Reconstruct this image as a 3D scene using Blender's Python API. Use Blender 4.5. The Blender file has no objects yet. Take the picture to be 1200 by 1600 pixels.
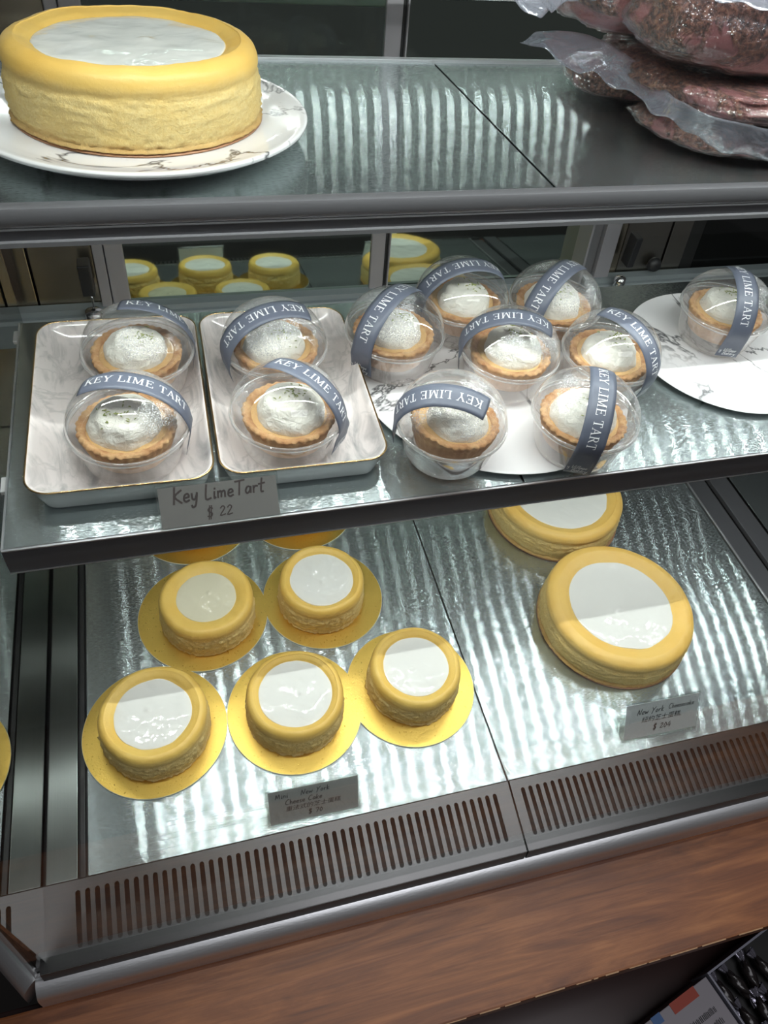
import bpy, bmesh, math, random
from mathutils import Vector, Matrix, noise
PI = math.pi
R = math.radians
C = bpy.context.scene.collection
SC = bpy.context.scene

# ------------------------------------------------------------------ camera
cam = bpy.data.objects.new('camera', bpy.data.cameras.new('camera'))
C.objects.link(cam)
right = Vector((0.963224, -0.249522, 0.099691)); down = Vector((-0.126624, -0.748754, -0.650642)); fwd = Vector((0.236993, 0.614090, -0.752813))
cm = Matrix((right, -down, -fwd)).transposed().to_4x4()
cm.translation = Vector((0, 0, 0.74))
cam.matrix_world = cm
cam.data.sensor_fit = 'VERTICAL'; cam.data.sensor_height = 36.0; cam.data.lens = 1181 / 1600 * 36
cam.data.clip_start = 0.01
SC.camera = cam

# ------------------------------------------------------------------ world, room light, exposure
w = bpy.data.worlds.new('shop_world'); SC.world = w; w.use_nodes = True
w.node_tree.nodes['Background'].inputs[0].default_value = (0.50, 0.49, 0.50, 1)
w.node_tree.nodes['Background'].inputs[1].default_value = 0.10
al = bpy.data.lights.new('ceiling_lamp', 'AREA'); al.energy = 15; al.size = 1.2; al.color = (0.97, 0.96, 1.0)
alo = bpy.data.objects.new('ceiling_lamp', al); C.objects.link(alo); alo.location = (0.7, -0.5, 2.2)
alo.rotation_euler = (R(12), R(10), 0)
alo['label'] = 'square ceiling lamp of the shop above the customer side'; alo['category'] = 'lamp'
LED_POWER = 520.0
LED_COL = (0.93, 1.0, 0.97)
SC.view_settings.view_transform = 'Standard'; SC.view_settings.look = 'None'
SC.view_settings.exposure = 0.0; SC.view_settings.gamma = 1.0; SC.view_settings.use_curve_mapping = False
SC.cycles.max_bounces = 12; SC.cycles.transparent_max_bounces = 32; SC.cycles.glossy_bounces = 6
SC.cycles.sample_clamp_indirect = 10.0; SC.cycles.sample_clamp_direct = 0.0
SC.cycles.caustics_reflective = True; SC.cycles.blur_glossy = 0.4

# ------------------------------------------------------------------ materials
class NT:
    def __init__(s, name):
        s.m = bpy.data.materials.new(name); s.m.use_nodes = True; s.t = s.m.node_tree
        s.t.nodes.clear(); s.out = s.t.nodes.new('ShaderNodeOutputMaterial')
    def n(s, typ, **kw):
        nd = s.t.nodes.new(typ)
        for k, v in kw.items():
            if k.startswith('i_'):
                nd.inputs[k[2:].replace('_', ' ')].default_value = v
            else: setattr(nd, k, v)
        return nd
    def l(s, a, b): s.t.links.new(a, b)
    def pr(s, col=None, rough=0.5, metal=0.0, **kw):
        p = s.n('ShaderNodeBsdfPrincipled')
        if col is not None:
            if hasattr(col, 'links'): s.l(col, p.inputs['Base Color'])
            else: p.inputs['Base Color'].default_value = (*col, 1)
        if hasattr(rough, 'links'): s.l(rough, p.inputs['Roughness'])
        else: p.inputs['Roughness'].default_value = rough
        p.inputs['Metallic'].default_value = metal
        for k, v in kw.items(): p.inputs[k].default_value = v
        s.l(p.outputs[0], s.out.inputs[0]); return p
    def coord(s, scale=(1, 1, 1), kind='Object', rand=False):
        tc = s.n('ShaderNodeTexCoord'); mp = s.n('ShaderNodeMapping'); mp.inputs['Scale'].default_value = scale
        s.l(tc.outputs[kind], mp.inputs[0])
        if rand:
            oi = s.n('ShaderNodeObjectInfo'); mu = s.n('ShaderNodeMath', operation='MULTIPLY'); mu.inputs[1].default_value = 40.0
            s.l(oi.outputs['Random'], mu.inputs[0]); s.l(mu.outputs[0], mp.inputs['Location'])
        return mp.outputs[0]
    def noise(s, vec, scale, detail=4, rough=0.5, dist=0.0):
        nd = s.n('ShaderNodeTexNoise'); nd.inputs['Scale'].default_value = scale; nd.inputs['Detail'].default_value = detail
        nd.inputs['Roughness'].default_value = rough; nd.inputs['Distortion'].default_value = dist
        s.l(vec, nd.inputs['Vector']); return nd.outputs['Fac']
    def ramp(s, fac, stops):
        r = s.n('ShaderNodeValToRGB'); e = r.color_ramp.elements
        while len(e) < len(stops): e.new(0.5)
        for i, (p, c) in enumerate(stops):
            e[i].position = p; e[i].color = (*c, 1) if len(c) == 3 else c
        s.l(fac, r.inputs[0]); return r.outputs[0]
    def mr(s, v, a, b, c, d):
        m = s.n('ShaderNodeMapRange'); s.l(v, m.inputs[0])
        for i, x in enumerate((a, b, c, d)): m.inputs[i + 1].default_value = x
        return m.outputs[0]
    def bump(s, h, strength, dist, p):
        b = s.n('ShaderNodeBump'); b.inputs['Strength'].default_value = strength; b.inputs['Distance'].default_value = dist
        s.l(h, b.inputs['Height']); s.l(b.outputs[0], p.inputs['Normal']); return b
    def math(s, op, a, b=None):
        m = s.n('ShaderNodeMath', operation=op)
        for i, x in enumerate((a, b)):
            if x is None: continue
            if hasattr(x, 'links'): s.l(x, m.inputs[i])
            else: m.inputs[i].default_value = x
        return m.outputs[0]
    def mix(s, fac, a, b):
        m = s.n('ShaderNodeMix', data_type='RGBA')
        if hasattr(fac, 'links'): s.l(fac, m.inputs[0])
        else: m.inputs[0].default_value = fac
        for i, x in ((6, a), (7, b)):
            if hasattr(x, 'links'): s.l(x, m.inputs[i])
            else: m.inputs[i].default_value = (*x, 1)
        return m.outputs[2]

def plain(name, col, rough=0.5, metal=0.0, bump=0.0, bscale=60, **kw):
    t = NT(name); p = t.pr(col, rough, metal, **kw)
    if bump: t.bump(t.noise(t.coord(), bscale, 4), bump, 0.001, p)
    return t.m

def steel(name, col, rough, aniso, along='X', speck=0.25, grime=0.25, soft=0.0, spread=0.0):
    # brushed sheet: the grain runs along X (or Y); tangent taken from a UV map laid across the grain
    t = NT(name)
    sc = (6, 900, 30) if along == 'X' else (900, 6, 30)
    g = t.noise(t.coord(sc), 1.0, 3, 0.6)
    big = t.noise(t.coord((1, 1, 1)), 9.0, 4, 0.6, 0.5)
    c = t.mix(t.mr(big, 0.3, 0.75, 0.0, grime), col, tuple(x * 0.55 for x in col))
    c = t.mix(t.mr(g, 0.3, 0.7, 0.0, 0.10), c, tuple(min(1, x * 1.5) for x in col))
    rr = t.math('ADD', t.mr(big, 0.3, 0.7, -0.015, 0.02), t.mr(g, 0.3, 0.7, rough - 0.01, rough + 0.01))
    p = t.pr(c, rr, 1.0)
    p.inputs['Anisotropic'].default_value = aniso
    tg = t.n('ShaderNodeTangent', direction_type='UV_MAP', uv_map='UVMap'); t.l(tg.outputs[0], p.inputs['Tangent'])
    fine = t.noise(t.coord((170, 700, 50) if along == 'X' else (700, 170, 50)), 1.0, 2, 0.6)
    b = t.bump(fine, speck, 0.0004, p)
    if spread:                                  # grain: surface normals fan out across the brushing direction
        n1 = t.noise(t.coord((220, 3600, 3600)), 1.0, 1, 0.5); n2 = t.noise(t.coord((150, 420, 300)), 1.0, 1, 0.5)
        cb = t.n('ShaderNodeCombineXYZ')
        t.l(t.math('MULTIPLY', t.math('SUBTRACT', n2, 0.5), speck), cb.inputs[0]); t.l(t.math('MULTIPLY', t.math('SUBTRACT', n1, 0.5), spread), cb.inputs[1])
        ge = t.n('ShaderNodeNewGeometry'); ad = t.n('ShaderNodeVectorMath', operation='ADD'); nm = t.n('ShaderNodeVectorMath', operation='NORMALIZE')
        t.l(ge.outputs['Normal'], ad.inputs[0]); t.l(cb.outputs[0], ad.inputs[1]); t.l(ad.outputs[0], nm.inputs[0])
        t.l(nm.outputs[0], p.inputs['Normal'])
    if soft:
        q = t.n('ShaderNodeBsdfAnisotropic'); q.inputs['Roughness'].default_value = 0.52; t.l(c, q.inputs['Color'])
        mx = t.n('ShaderNodeMixShader'); mx.inputs[0].default_value = soft
        t.l(p.outputs[0], mx.inputs[1]); t.l(q.outputs[0], mx.inputs[2]); t.l(mx.outputs[0], t.out.inputs[0])
    return t.m

def clear(name, tint=(1, 1, 1), haze=0.04, hazecol=(0.9, 0.9, 0.9), base=0.05, power=3.5, gloss=0.04, bump=0.0, bscale=40, fog=False, fogtop=True, edge=0.75):
    t = NT(name)
    tr = t.n('ShaderNodeBsdfTransparent'); tr.inputs[0].default_value = (*tint, 1)
    gl = t.n('ShaderNodeBsdfAnisotropic'); gl.inputs['Roughness'].default_value = gloss; gl.inputs['Color'].default_value = (1, 1, 1, 1)
    df = t.n('ShaderNodeBsdfDiffuse'); df.inputs[0].default_value = (*hazecol, 1)
    lw = t.n('ShaderNodeLayerWeight'); lw.inputs[0].default_value = 0.5
    f = t.math('POWER', lw.outputs['Facing'], power)
    refl = t.mr(f, 0, 1, base, edge)
    m1 = t.n('ShaderNodeMixShader'); m2 = t.n('ShaderNodeMixShader')
    hz = t.mr(t.math('POWER', lw.outputs['Facing'], 2.0), 0, 1, haze, min(1, haze * 3.0))
    if fog:
        co = t.coord((1, 1, 1), rand=True)
        patch = t.mr(t.noise(co, 20, 3, 0.5), 0.50, 0.57, 0.0, 1.0)
        tc = t.n('ShaderNodeTexCoord'); sp = t.n('ShaderNodeSeparateXYZ'); t.l(tc.outputs['Object'], sp.inputs[0])
        up = t.mr(sp.outputs[2], 0.045, 0.06, 0.0, 1.0)
        patch = t.math('MULTIPLY', patch, up)
        vo = t.n('ShaderNodeTexVoronoi'); vo.inputs['Scale'].default_value = 900; t.l(co, vo.inputs['Vector'])
        drop = t.mr(vo.outputs['Distance'], 0.25, 0.5, 0.75, 0.1)
        hz = t.math('ADD', hz, t.math('MULTIPLY', t.math('MULTIPLY', patch, drop), 0.75))
        b = t.n('ShaderNodeBump'); b.inputs['Strength'].default_value = 0.8; b.inputs['Distance'].default_value = 0.0006
        t.l(t.math('MULTIPLY', patch, vo.outputs['Distance']), b.inputs['Height']); t.l(b.outputs[0], gl.inputs['Normal'])
    elif bump:
        b = t.n('ShaderNodeBump'); b.inputs['Strength'].default_value = bump; b.inputs['Distance'].default_value = 0.004
        t.l(t.noise(t.coord(), bscale, 3, 0.55, 1.0), b.inputs['Height']); t.l(b.outputs[0], gl.inputs['Normal']); t.l(b.outputs[0], df.inputs['Normal'])
    t.l(hz, m1.inputs[0]); t.l(tr.outputs[0], m1.inputs[1]); t.l(df.outputs[0], m1.inputs[2])
    t.l(refl, m2.inputs[0]); t.l(m1.outputs[0], m2.inputs[1]); t.l(gl.outputs[0], m2.inputs[2])
    t.l(m2.outputs[0], t.out.inputs[0])
    return t.m

def marble(name, base, vein, scale, width, amount, rough=0.12, soft=False):
    t = NT(name); co = t.coord((1, 1, 1), rand=True)
    n1 = t.noise(co, scale, 6, 0.62, 0.7)
    d = t.math('ABSOLUTE', t.math('SUBTRACT', n1, 0.5))
    v = t.mr(d, 0.0, width, 1.0, 0.0)
    v = t.math('MULTIPLY', v, t.mr(t.noise(co, scale * 1.3, 2), 0.32, 0.46, 0.0, 1.0))
    if soft:
        co2 = t.coord((30, 10, 10), rand=True)
        v = t.math('MAXIMUM', t.math('MULTIPLY', v, 0.35), t.mr(t.noise(co2, 1.6, 5, 0.6, 1.5), 0.46, 0.72, 0.0, 0.9))
    c = t.mix(t.math('MULTIPLY', v, amount), base, vein)
    t.pr(c, rough, 0.0, **{'Coat Weight': 0.3})
    return t.m

MAT = {}
MAT['deck'] = steel('brushed_deck_steel', (0.50, 0.555, 0.56), 0.11, 1.0, 'X', 0.022, 0.2, 0.26, 1.35)
MAT['deck_side'] = steel('brushed_side_steel', (0.21, 0.225, 0.215), 0.33, 0.9, 'Y', 0.12)
MAT['grille'] = steel('grille_steel', (0.13, 0.13, 0.13), 0.36, 0.5, 'X', 0.1)
MAT['rail'] = steel('scratched_rail_aluminium', (0.80, 0.82, 0.84), 0.45, 0.2, 'X', 0.3, 0.35)
MAT['column'] = steel('stainless_column', (0.50, 0.44, 0.34), 0.25, 0.6, 'X', 0.05)
MAT['edge'] = plain('anodised_edge', (0.24, 0.235, 0.25), 0.38, 0.6)
MAT['edge_light'] = plain('bright_edge_line', (0.55, 0.55, 0.57), 0.3, 0.8)
MAT['lip'] = plain('dark_shelf_lip', (0.13, 0.13, 0.14), 0.35, 0.5)
MAT['side_column'] = steel('grey_stainless_column', (0.42, 0.40, 0.36), 0.3, 0.7, 'Y', 0.05)
MAT['frame'] = plain('door_frame_aluminium', (0.40, 0.385, 0.41), 0.4, 0.5)
MAT['bar'] = plain('pale_plastic_bar', (0.24, 0.27, 0.28), 0.35)
MAT['bar_cap'] = plain('frosted_bar_cap', (0.55, 0.57, 0.58), 0.3)
MAT['black'] = plain('black_gap', (0.012, 0.012, 0.012), 0.5)
MAT['duct'] = plain('duct_inside', (0.035, 0.026, 0.022), 0.6, bump=0.5, bscale=80)
MAT['mirror'] = plain('tinted_mirror_glass', (0.42, 0.50, 0.44), 0.03, 1.0)
MAT['dark_glass'] = plain('dark_door_glass', (0.006, 0.007, 0.007), 0.04)
MAT['glass'] = clear('case_glass', (0.97, 0.985, 0.98), 0.0, base=0.035, power=4.5, gloss=0.01, edge=0.8)
MAT['side_glass'] = clear('side_glass', (0.25, 0.30, 0.28), 0.0, base=0.10, power=1.6, gloss=0.02, edge=0.75)
MAT['cup'] = clear('clear_cup_plastic', (0.94, 0.93, 0.92), 0.20, (0.86, 0.80, 0.78), base=0.09, power=2.4, gloss=0.06)
MAT['dome'] = clear('clear_dome_plastic', (0.985, 0.985, 0.985), 0.03, (0.85, 0.85, 0.86), base=0.07, power=3.0, gloss=0.02, fog=True)
MAT['rim'] = clear('rim_plastic', (0.9, 0.89, 0.88), 0.28, (0.8, 0.78, 0.77), base=0.12, power=2.0, gloss=0.06)
MAT['film'] = clear('vacuum_film', (0.97, 0.96, 0.97), 0.02, (0.75, 0.74, 0.80), base=0.10, power=2.0, gloss=0.08, bump=1.0, bscale=110)
MAT['flap'] = clear('loose_film', (0.92, 0.92, 0.96), 0.15, (0.60, 0.61, 0.70), base=0.14, power=2.0, gloss=0.15, bump=1.0, bscale=45)
MAT['acrylic'] = clear('clear_acrylic', (0.95, 0.97, 0.96), 0.015, base=0.07, power=3.0, gloss=0.03)
MAT['plate'] = marble('marble_plate', (0.80, 0.785, 0.79), (0.06, 0.06, 0.065), 5.0, 0.013, 0.95)
MAT['tray'] = marble('soft_marble_tray', (0.76, 0.70, 0.68), (0.27, 0.27, 0.27), 12, 0.02, 0.95, 0.1, True)
MAT['tray_side'] = plain('tray_glaze', (0.45, 0.47, 0.46), 0.12)
MAT['gilt'] = plain('gilt_rim', (0.72, 0.50, 0.25), 0.25, 1.0)
MAT['ink'] = plain('brown_ink', (0.05, 0.022, 0.02), 0.6)
MAT['ink_dark'] = plain('grey_ink', (0.035, 0.035, 0.04), 0.6)
MAT['white_print'] = plain('white_print', (0.86, 0.87, 0.88), 0.5)
MAT['card'] = plain('card_paper', (0.21, 0.185, 0.18), 0.35)
MAT['card_grey'] = plain('card_paper_grey', (0.64, 0.63, 0.61), 0.3)
MAT['card_pale'] = plain('card_paper_pale', (0.80, 0.80, 0.82), 0.3)
MAT['chrome'] = plain('chrome', (0.75, 0.75, 0.76), 0.12, 1.0)
MAT['black_plastic'] = plain('black_plastic', (0.02, 0.02, 0.022), 0.35)
MAT['housing'] = plain('led_housing', (0.5, 0.5, 0.5), 0.4)

def mk_led(name, k):
    t = NT(name); e = t.n('ShaderNodeEmission'); e.inputs[0].default_value = (*LED_COL, 1); e.inputs[1].default_value = LED_POWER * k
    t.l(e.outputs[0], t.out.inputs[0]); return t.m
MAT['led_top'] = mk_led('led_light_canopy', 1.5); MAT['led_mid'] = mk_led('led_light_top_shelf', 0.37); MAT['led_low'] = mk_led('led_light_middle_shelf', 0.42)
MAT['led_rear'] = mk_led('led_added_header', 0.11); MAT['led_rear_d'] = mk_led('led_added_diffuser_header', 0.002)  # glow of the strip added behind the top shelf
MAT['led_back'] = mk_led('led_added_shelf_rear', 0.065); MAT['led_back_d'] = mk_led('led_added_diffuser_shelf_rear', 0.002)  # glow of the strip added under the middle shelf's rear edge
MAT['led_top_d'] = mk_led('led_diffuser_canopy', 0.06); MAT['led_mid_d'] = mk_led('led_diffuser_top_shelf', 0.10); MAT['led_low_d'] = mk_led('led_diffuser_middle_shelf', 0.02)

def mk_gold():
    t = NT('gold_foil_board'); n1 = t.noise(t.coord((1, 1, 1), rand=True), 420, 3, 0.7)
    p = t.pr((0.80, 0.54, 0.13), t.mr(n1, 0.3, 0.7, 0.26, 0.42), 1.0); t.bump(n1, 0.35, 0.0006, p); return t.m
MAT['gold'] = mk_gold()
MAT['board_edge'] = plain('board_edge', (0.80, 0.78, 0.62), 0.5)
MAT['brown_board'] = plain('brown_cake_board', (0.42, 0.22, 0.12), 0.4, 0.2)

def mk_cake(name, side, skin, zc, zw=0.006, baked=0.55):
    t = NT(name); co = t.coord((1, 1, 1), rand=True)
    tc = t.n('ShaderNodeTexCoord'); sp = t.n('ShaderNodeSeparateXYZ'); t.l(tc.outputs['Object'], sp.inputs[0])
    wob = t.math('ADD', sp.outputs[2], t.mr(t.noise(co, 60, 3), 0, 1, -0.004, 0.004))
    k = t.mr(wob, zc - zw, zc + zw, 0.0, 1.0)
    pore = t.noise(co, 520, 4, 0.75)
    sidec = t.mix(t.mr(pore, 0.35, 0.6, 0.55, 0.0), side, tuple(a * b for a, b in zip(side, (0.86, 0.72, 0.5))))
    sidec = t.mix(t.mr(t.noise(co, 40, 4), 0.4, 0.7, 0.0, 0.35), sidec, skin)
    # baked bottom edge
    bot = t.mr(wob, 0.0015, 0.006, baked, 0.0)
    sidec = t.mix(bot, sidec, (0.45, 0.22, 0.07))
    skinc = t.mix(t.mr(t.noise(co, 26, 3), 0.35, 0.7, 0.0, 0.6), skin, tuple(a * b for a, b in zip(skin, (0.98, 0.86, 0.62))))
    c = t.mix(k, sidec, skinc)
    p = t.pr(c, t.mr(k, 0, 1, 0.85, 0.42)); p.inputs['Subsurface Weight'].default_value = 0.0
    h = t.math('MULTIPLY', pore, t.mr(k, 0, 1, 1.0, 0.16))
    t.bump(h, 0.8, 0.0018, p); return t.m
MAT['mini'] = mk_cake('mini_cheesecake_crumb', (0.90, 0.70, 0.31), (0.85, 0.575, 0.145), 0.031, 0.006, 0.12)
MAT['big'] = mk_cake('cheesecake_crumb', (0.86, 0.67, 0.30), (0.86, 0.565, 0.155), 0.033)

def mk_pour(nm='sour_cream_glaze', col=(0.80, 0.79, 0.75)):
    t = NT(nm); co = t.coord((1, 1, 1), rand=True)
    p = t.pr(col, 0.055); p.inputs['IOR'].default_value = 1.4
    n1 = t.noise(co, 70, 1, 0.4, 1.0); n2 = t.noise(co, 28, 1, 0.4, 0.8)
    t.bump(t.math('ADD', t.math('MULTIPLY', n1, 0.25), n2), 0.36, 0.005, p); return t.m
MAT['pour'] = mk_pour(); MAT['pour_yellow'] = mk_pour('yellowish_cream_glaze', (0.74, 0.69, 0.52))

def mk_whip():
    t = NT('whipped_cream'); co = t.coord((1, 1, 1), rand=True)
    p = t.pr((0.80, 0.77, 0.69), 0.5); n1 = t.noise(co, 160, 4, 0.6, 1.2); t.bump(n1, 0.7, 0.003, p); return t.m
MAT['whip'] = mk_whip()

def mk_crust():
    t = NT('tart_crust'); co = t.coord((1, 1, 1), rand=True); n1 = t.noise(co, 90, 5, 0.65); n2 = t.noise(co, 600, 3, 0.7)
    tc = t.n('ShaderNodeTexCoord'); sp = t.n('ShaderNodeSeparateXYZ'); t.l(tc.outputs['Object'], sp.inputs[0])
    c = t.ramp(n1, [(0.3, (0.36, 0.15, 0.05)), (0.5, (0.52, 0.28, 0.12)), (0.7, (0.68, 0.44, 0.21))])
    c = t.mix(t.mr(sp.outputs[2], 0.012, 0.026, 0.6, 0.0), c, (0.72, 0.44, 0.26))
    p = t.pr(c, 0.8); t.bump(t.math('ADD', n1, t.math('MULTIPLY', n2, 0.5)), 0.7, 0.002, p); return t.m
MAT['crust'] = mk_crust()
MAT['curd'] = plain('lime_curd', (0.60, 0.37, 0.15), 0.75, bump=1.0, bscale=260)
def mk_zest():
    t = NT('lime_zest'); n1 = t.noise(t.coord(), 200, 2)
    t.pr(t.ramp(n1, [(0.35, (0.16, 0.20, 0.02)), (0.65, (0.38, 0.42, 0.09))]), 0.6); return t.m
MAT['zest'] = mk_zest()

def mk_tape():
    t = NT('slate_paper_tape'); n1 = t.noise(t.coord(), 30, 3)
    p = t.pr(t.mix(n1, (0.098, 0.112, 0.155), (0.130, 0.142, 0.185)), 0.42); t.bump(t.noise(t.coord(), 45, 3), 0.25, 0.003, p); return t.m
MAT['tape'] = mk_tape()

def mk_wood():
    t = NT('walnut_laminate'); co = t.coord((1.6, 16, 16))
    n1 = t.noise(co, 2.6, 8, 0.62, 1.6); n2 = t.noise(t.coord((6, 160, 100)), 2.0, 4, 0.6, 0.3)
    f = t.math('ADD', t.math('MULTIPLY', n1, 0.75), t.math('MULTIPLY', n2, 0.25))
    c = t.ramp(f, [(0.30, (0.060, 0.015, 0.004)), (0.45, (0.15, 0.046, 0.012)), (0.56, (0.22, 0.075, 0.022)), (0.72, (0.32, 0.125, 0.042))])
    c = t.mix(t.mr(t.noise(t.coord(), 7, 2), 0.45, 0.7, 0.0, 0.5), c, (0.09, 0.022, 0.010))
    p = t.pr(c, 0.5); t.bump(n2, 0.15, 0.001, p); return t.m
MAT['wood'] = mk_wood()
MAT['dark_board'] = plain('dark_brown_board', (0.045, 0.022, 0.020), 0.22)

def mk_meat():
    t = NT('peppered_cured_meat'); co = t.coord((1, 1, 1), rand=True)
    big = t.noise(co, 20, 4, 0.6, 0.8); fine = t.noise(co, 240, 4, 0.7)
    tc = t.n('ShaderNodeTexCoord'); sp = t.n('ShaderNodeSeparateXYZ'); t.l(tc.outputs['Object'], sp.inputs[0])
    pink = t.mix(fine, (0.24, 0.085, 0.085), (0.38, 0.165, 0.155))
    crust = t.ramp(fine, [(0.35, (0.03, 0.018, 0.012)), (0.5, (0.15, 0.062, 0.040)), (0.62, (0.32, 0.14, 0.085)), (0.75, (0.32, 0.21, 0.10))])
    k = t.mr(t.math('ADD', big, t.mr(sp.outputs[2], -0.02, 0.03, -0.10, 0.10)), 0.395, 0.45, 0.0, 1.0)
    p = t.pr(t.mix(k, pink, crust), 0.45); t.bump(t.math('MULTIPLY', fine, t.mr(k, 0, 1, 0.15, 1.0)), 0.9, 0.003, p); return t.m
MAT['meat'] = mk_meat()

# ------------------------------------------------------------------ mesh helpers
def mesh_obj(name, verts, faces, mat=None, parent=None, smooth=True, uvx=None):
    me = bpy.data.meshes.new(name); me.from_pydata([tuple(v) for v in verts], [], faces); me.update()
    if smooth: me.polygons.foreach_set('use_smooth', [True] * len(me.polygons))
    if uvx:                                    # planar UV across the grain, metres
        uv = me.uv_layers.new(name='UVMap')
        co = [v.co for v in me.vertices]
        for lp in me.loops:
            c = co[lp.vertex_index]
            uv.data[lp.index].uv = (c.y - c.z, c.x) if uvx == 'X' else (c.x, c.y)
    o = bpy.data.objects.new(name, me); C.objects.link(o)
    if mat: me.materials.append(MAT[mat] if isinstance(mat, str) else mat)
    if parent: o.parent = parent
    return o
class Geo:
    def __init__(s): s.v = []; s.f = []
    def add(s, v, f):
        b = len(s.v); s.v += [tuple(x) for x in v]; s.f += [tuple(i + b for i in q) for q in f]; return s
    def box(s, x0, x1, y0, y1, z0, z1, bev=0.0):
        bm = bmesh.new(); bmesh.ops.create_cube(bm, size=1)
        for v in bm.verts:
            v.co = Vector(((x0 + x1) / 2 + v.co.x * (x1 - x0), (y0 + y1) / 2 + v.co.y * (y1 - y0), (z0 + z1) / 2 + v.co.z * (z1 - z0)))
        if bev: bmesh.ops.bevel(bm, geom=list(bm.edges), offset=bev, segments=2, affect='EDGES', profile=0.6)
        bm.verts.index_update(); s.add([v.co for v in bm.verts], [[v.index for v in f.verts] for f in bm.faces]); bm.free(); return s
    def prism(s, prof, x0, x1):                # (y,z) profile along X
        n = len(prof); v = [(x0, y, z) for y, z in prof] + [(x1, y, z) for y, z in prof]
        f = [(i, (i + 1) % n, n + (i + 1) % n, n + i) for i in range(n)] + [tuple(range(n))[::-1], tuple(range(n, 2 * n))]
        return s.add(v, f)
    def tube(s, pts, r, n=8, closed=False):
        pts = [Vector(p) for p in pts]; rings = []; m = len(pts)
        up = Vector((0, 0, 1))
        for i, p in enumerate(pts):
            a = pts[(i - 1) % m] if (closed or i > 0) else p; b = pts[(i + 1) % m] if (closed or i < m - 1) else p
            d = (b - a).normalized(); q = up if abs(d.z) < 0.95 else Vector((1, 0, 0))
            u = d.cross(q).normalized(); w_ = u.cross(d).normalized(); rr = r[i] if isinstance(r, (list, tuple)) else r
            rings.append([p + (u * math.cos(2 * PI * k / n) + w_ * math.sin(2 * PI * k / n)) * rr for k in range(n)])
        v = [x for rg in rings for x in rg]; f = []
        for i in range(m if closed else m - 1):
            for k in range(n): f.append((i * n + k, i * n + (k + 1) % n, ((i + 1) % m) * n + (k + 1) % n, ((i + 1) % m) * n + k))
        if not closed: f += [tuple(range(n))[::-1], tuple(range((m - 1) * n, m * n))]
        return s.add(v, f)
    def lathe(s, prof, n=48, fn=None, cap0=True, cap1=True):
        v = []; f = []; m = len(prof)
        for j, (r, z) in enumerate(prof):
            for k in range(n):
                a = 2 * PI * k / n; p = Vector((r * math.cos(a), r * math.sin(a), z))
                if fn: p = fn(p, a, j)
                v.append(p)
        for j in range(m - 1):
            for k in range(n): f.append((j * n + k, j * n + (k + 1) % n, (j + 1) * n + (k + 1) % n, (j + 1) * n + k))
        if cap0: f.append(tuple(range(n))[::-1])
        if cap1: f.append(tuple(range((m - 1) * n, m * n)))
        return s.add(v, f)
    def obj(s, name, mat, parent=None, smooth=True, uvx=None): return mesh_obj(name, s.v, s.f, mat, parent, smooth, uvx)
def sharp(o, ang=35):
    me = o.data
    me.polygons.foreach_set('use_smooth', [True] * len(me.polygons))
    try: me.set_sharp_from_angle(angle=R(ang))
    except Exception: pass
    return o
def sub(pts, k=4):                             # Catmull-Rom refine of an open profile
    out = []; P = [Vector((*p, 0)) if len(p) == 2 else Vector(p) for p in pts]; n = len(P)
    for i in range(n - 1):
        a, b, c, d = P[max(i - 1, 0)], P[i], P[i + 1], P[min(i + 2, n - 1)]
        for j in range(k):
            t = j / k; q = 0.5 * ((2 * b) + (c - a) * t + (2 * a - 5 * b + 4 * c - d) * t * t + (3 * b - a - 3 * c + d) * t ** 3)
            out.append(q)
    out.append(P[-1]); return [(p.x, p.y) if len(pts[0]) == 2 else p for p in out]
def empty(name, label, cat, loc=(0, 0, 0), rot=(0, 0, 0), group=None):
    o = bpy.data.objects.new(name, None); o.empty_display_size = 0.02; C.objects.link(o)
    o.location = loc; o.rotation_euler = rot; o['label'] = label; o['category'] = cat
    if group: o['group'] = group
    return o
def tag(o, label, cat, group=None):
    o['label'] = label; o['category'] = cat
    if group: o['group'] = group
    return o
def part_copy(o, parent):
    c = o.copy(); C.objects.link(c); c.parent = parent
    for ch in list(o.children): part_copy(ch, c)
    return c
def dup(src, label, loc, rot=(0, 0, 0), scale=None):
    r = src.copy(); C.objects.link(r); r.location = loc; r.rotation_euler = rot; r['label'] = label
    if scale: r.scale = scale
    for ch in list(src.children): part_copy(ch, r)
    return r

# ------------------------------------------------------------------ lettering
def seg(a, b, w, w2=None):
    a = Vector(a); b = Vector(b); d = (b - a).normalized(); n = Vector((-d.y, d.x)); w2 = w2 or w
    return [a - n * w / 2, b - n * w2 / 2, b + n * w2 / 2, a + n * w / 2]
TK, TN, SF = 0.135, 0.06, 0.045
def stem(x, a=0, b=1, w=TK): return [[Vector((x - w / 2, a)), Vector((x + w / 2, a)), Vector((x + w / 2, b)), Vector((x - w / 2, b))]]
def srf(x, y, l=0.36): return [[Vector((x - l / 2, y - (0 if y < .5 else SF))), Vector((x + l / 2, y - (0 if y < .5 else SF))), Vector((x + l / 2, y + (SF if y < .5 else 0))), Vector((x - l / 2, y + (SF if y < .5 else 0)))]]
def arcst(cx, cy, rx, ry, a0, a1, w, n=7):
    P = [Vector((cx + rx * math.cos(a0 + (a1 - a0) * i / n), cy + ry * math.sin(a0 + (a1 - a0) * i / n))) for i in range(n + 1)]
    return [seg(P[i], P[i + 1], w[0] + (w[1] - w[0]) * math.sin(PI * i / n), w[0] + (w[1] - w[0]) * math.sin(PI * (i + 1) / n)) for i in range(n)]
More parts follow.
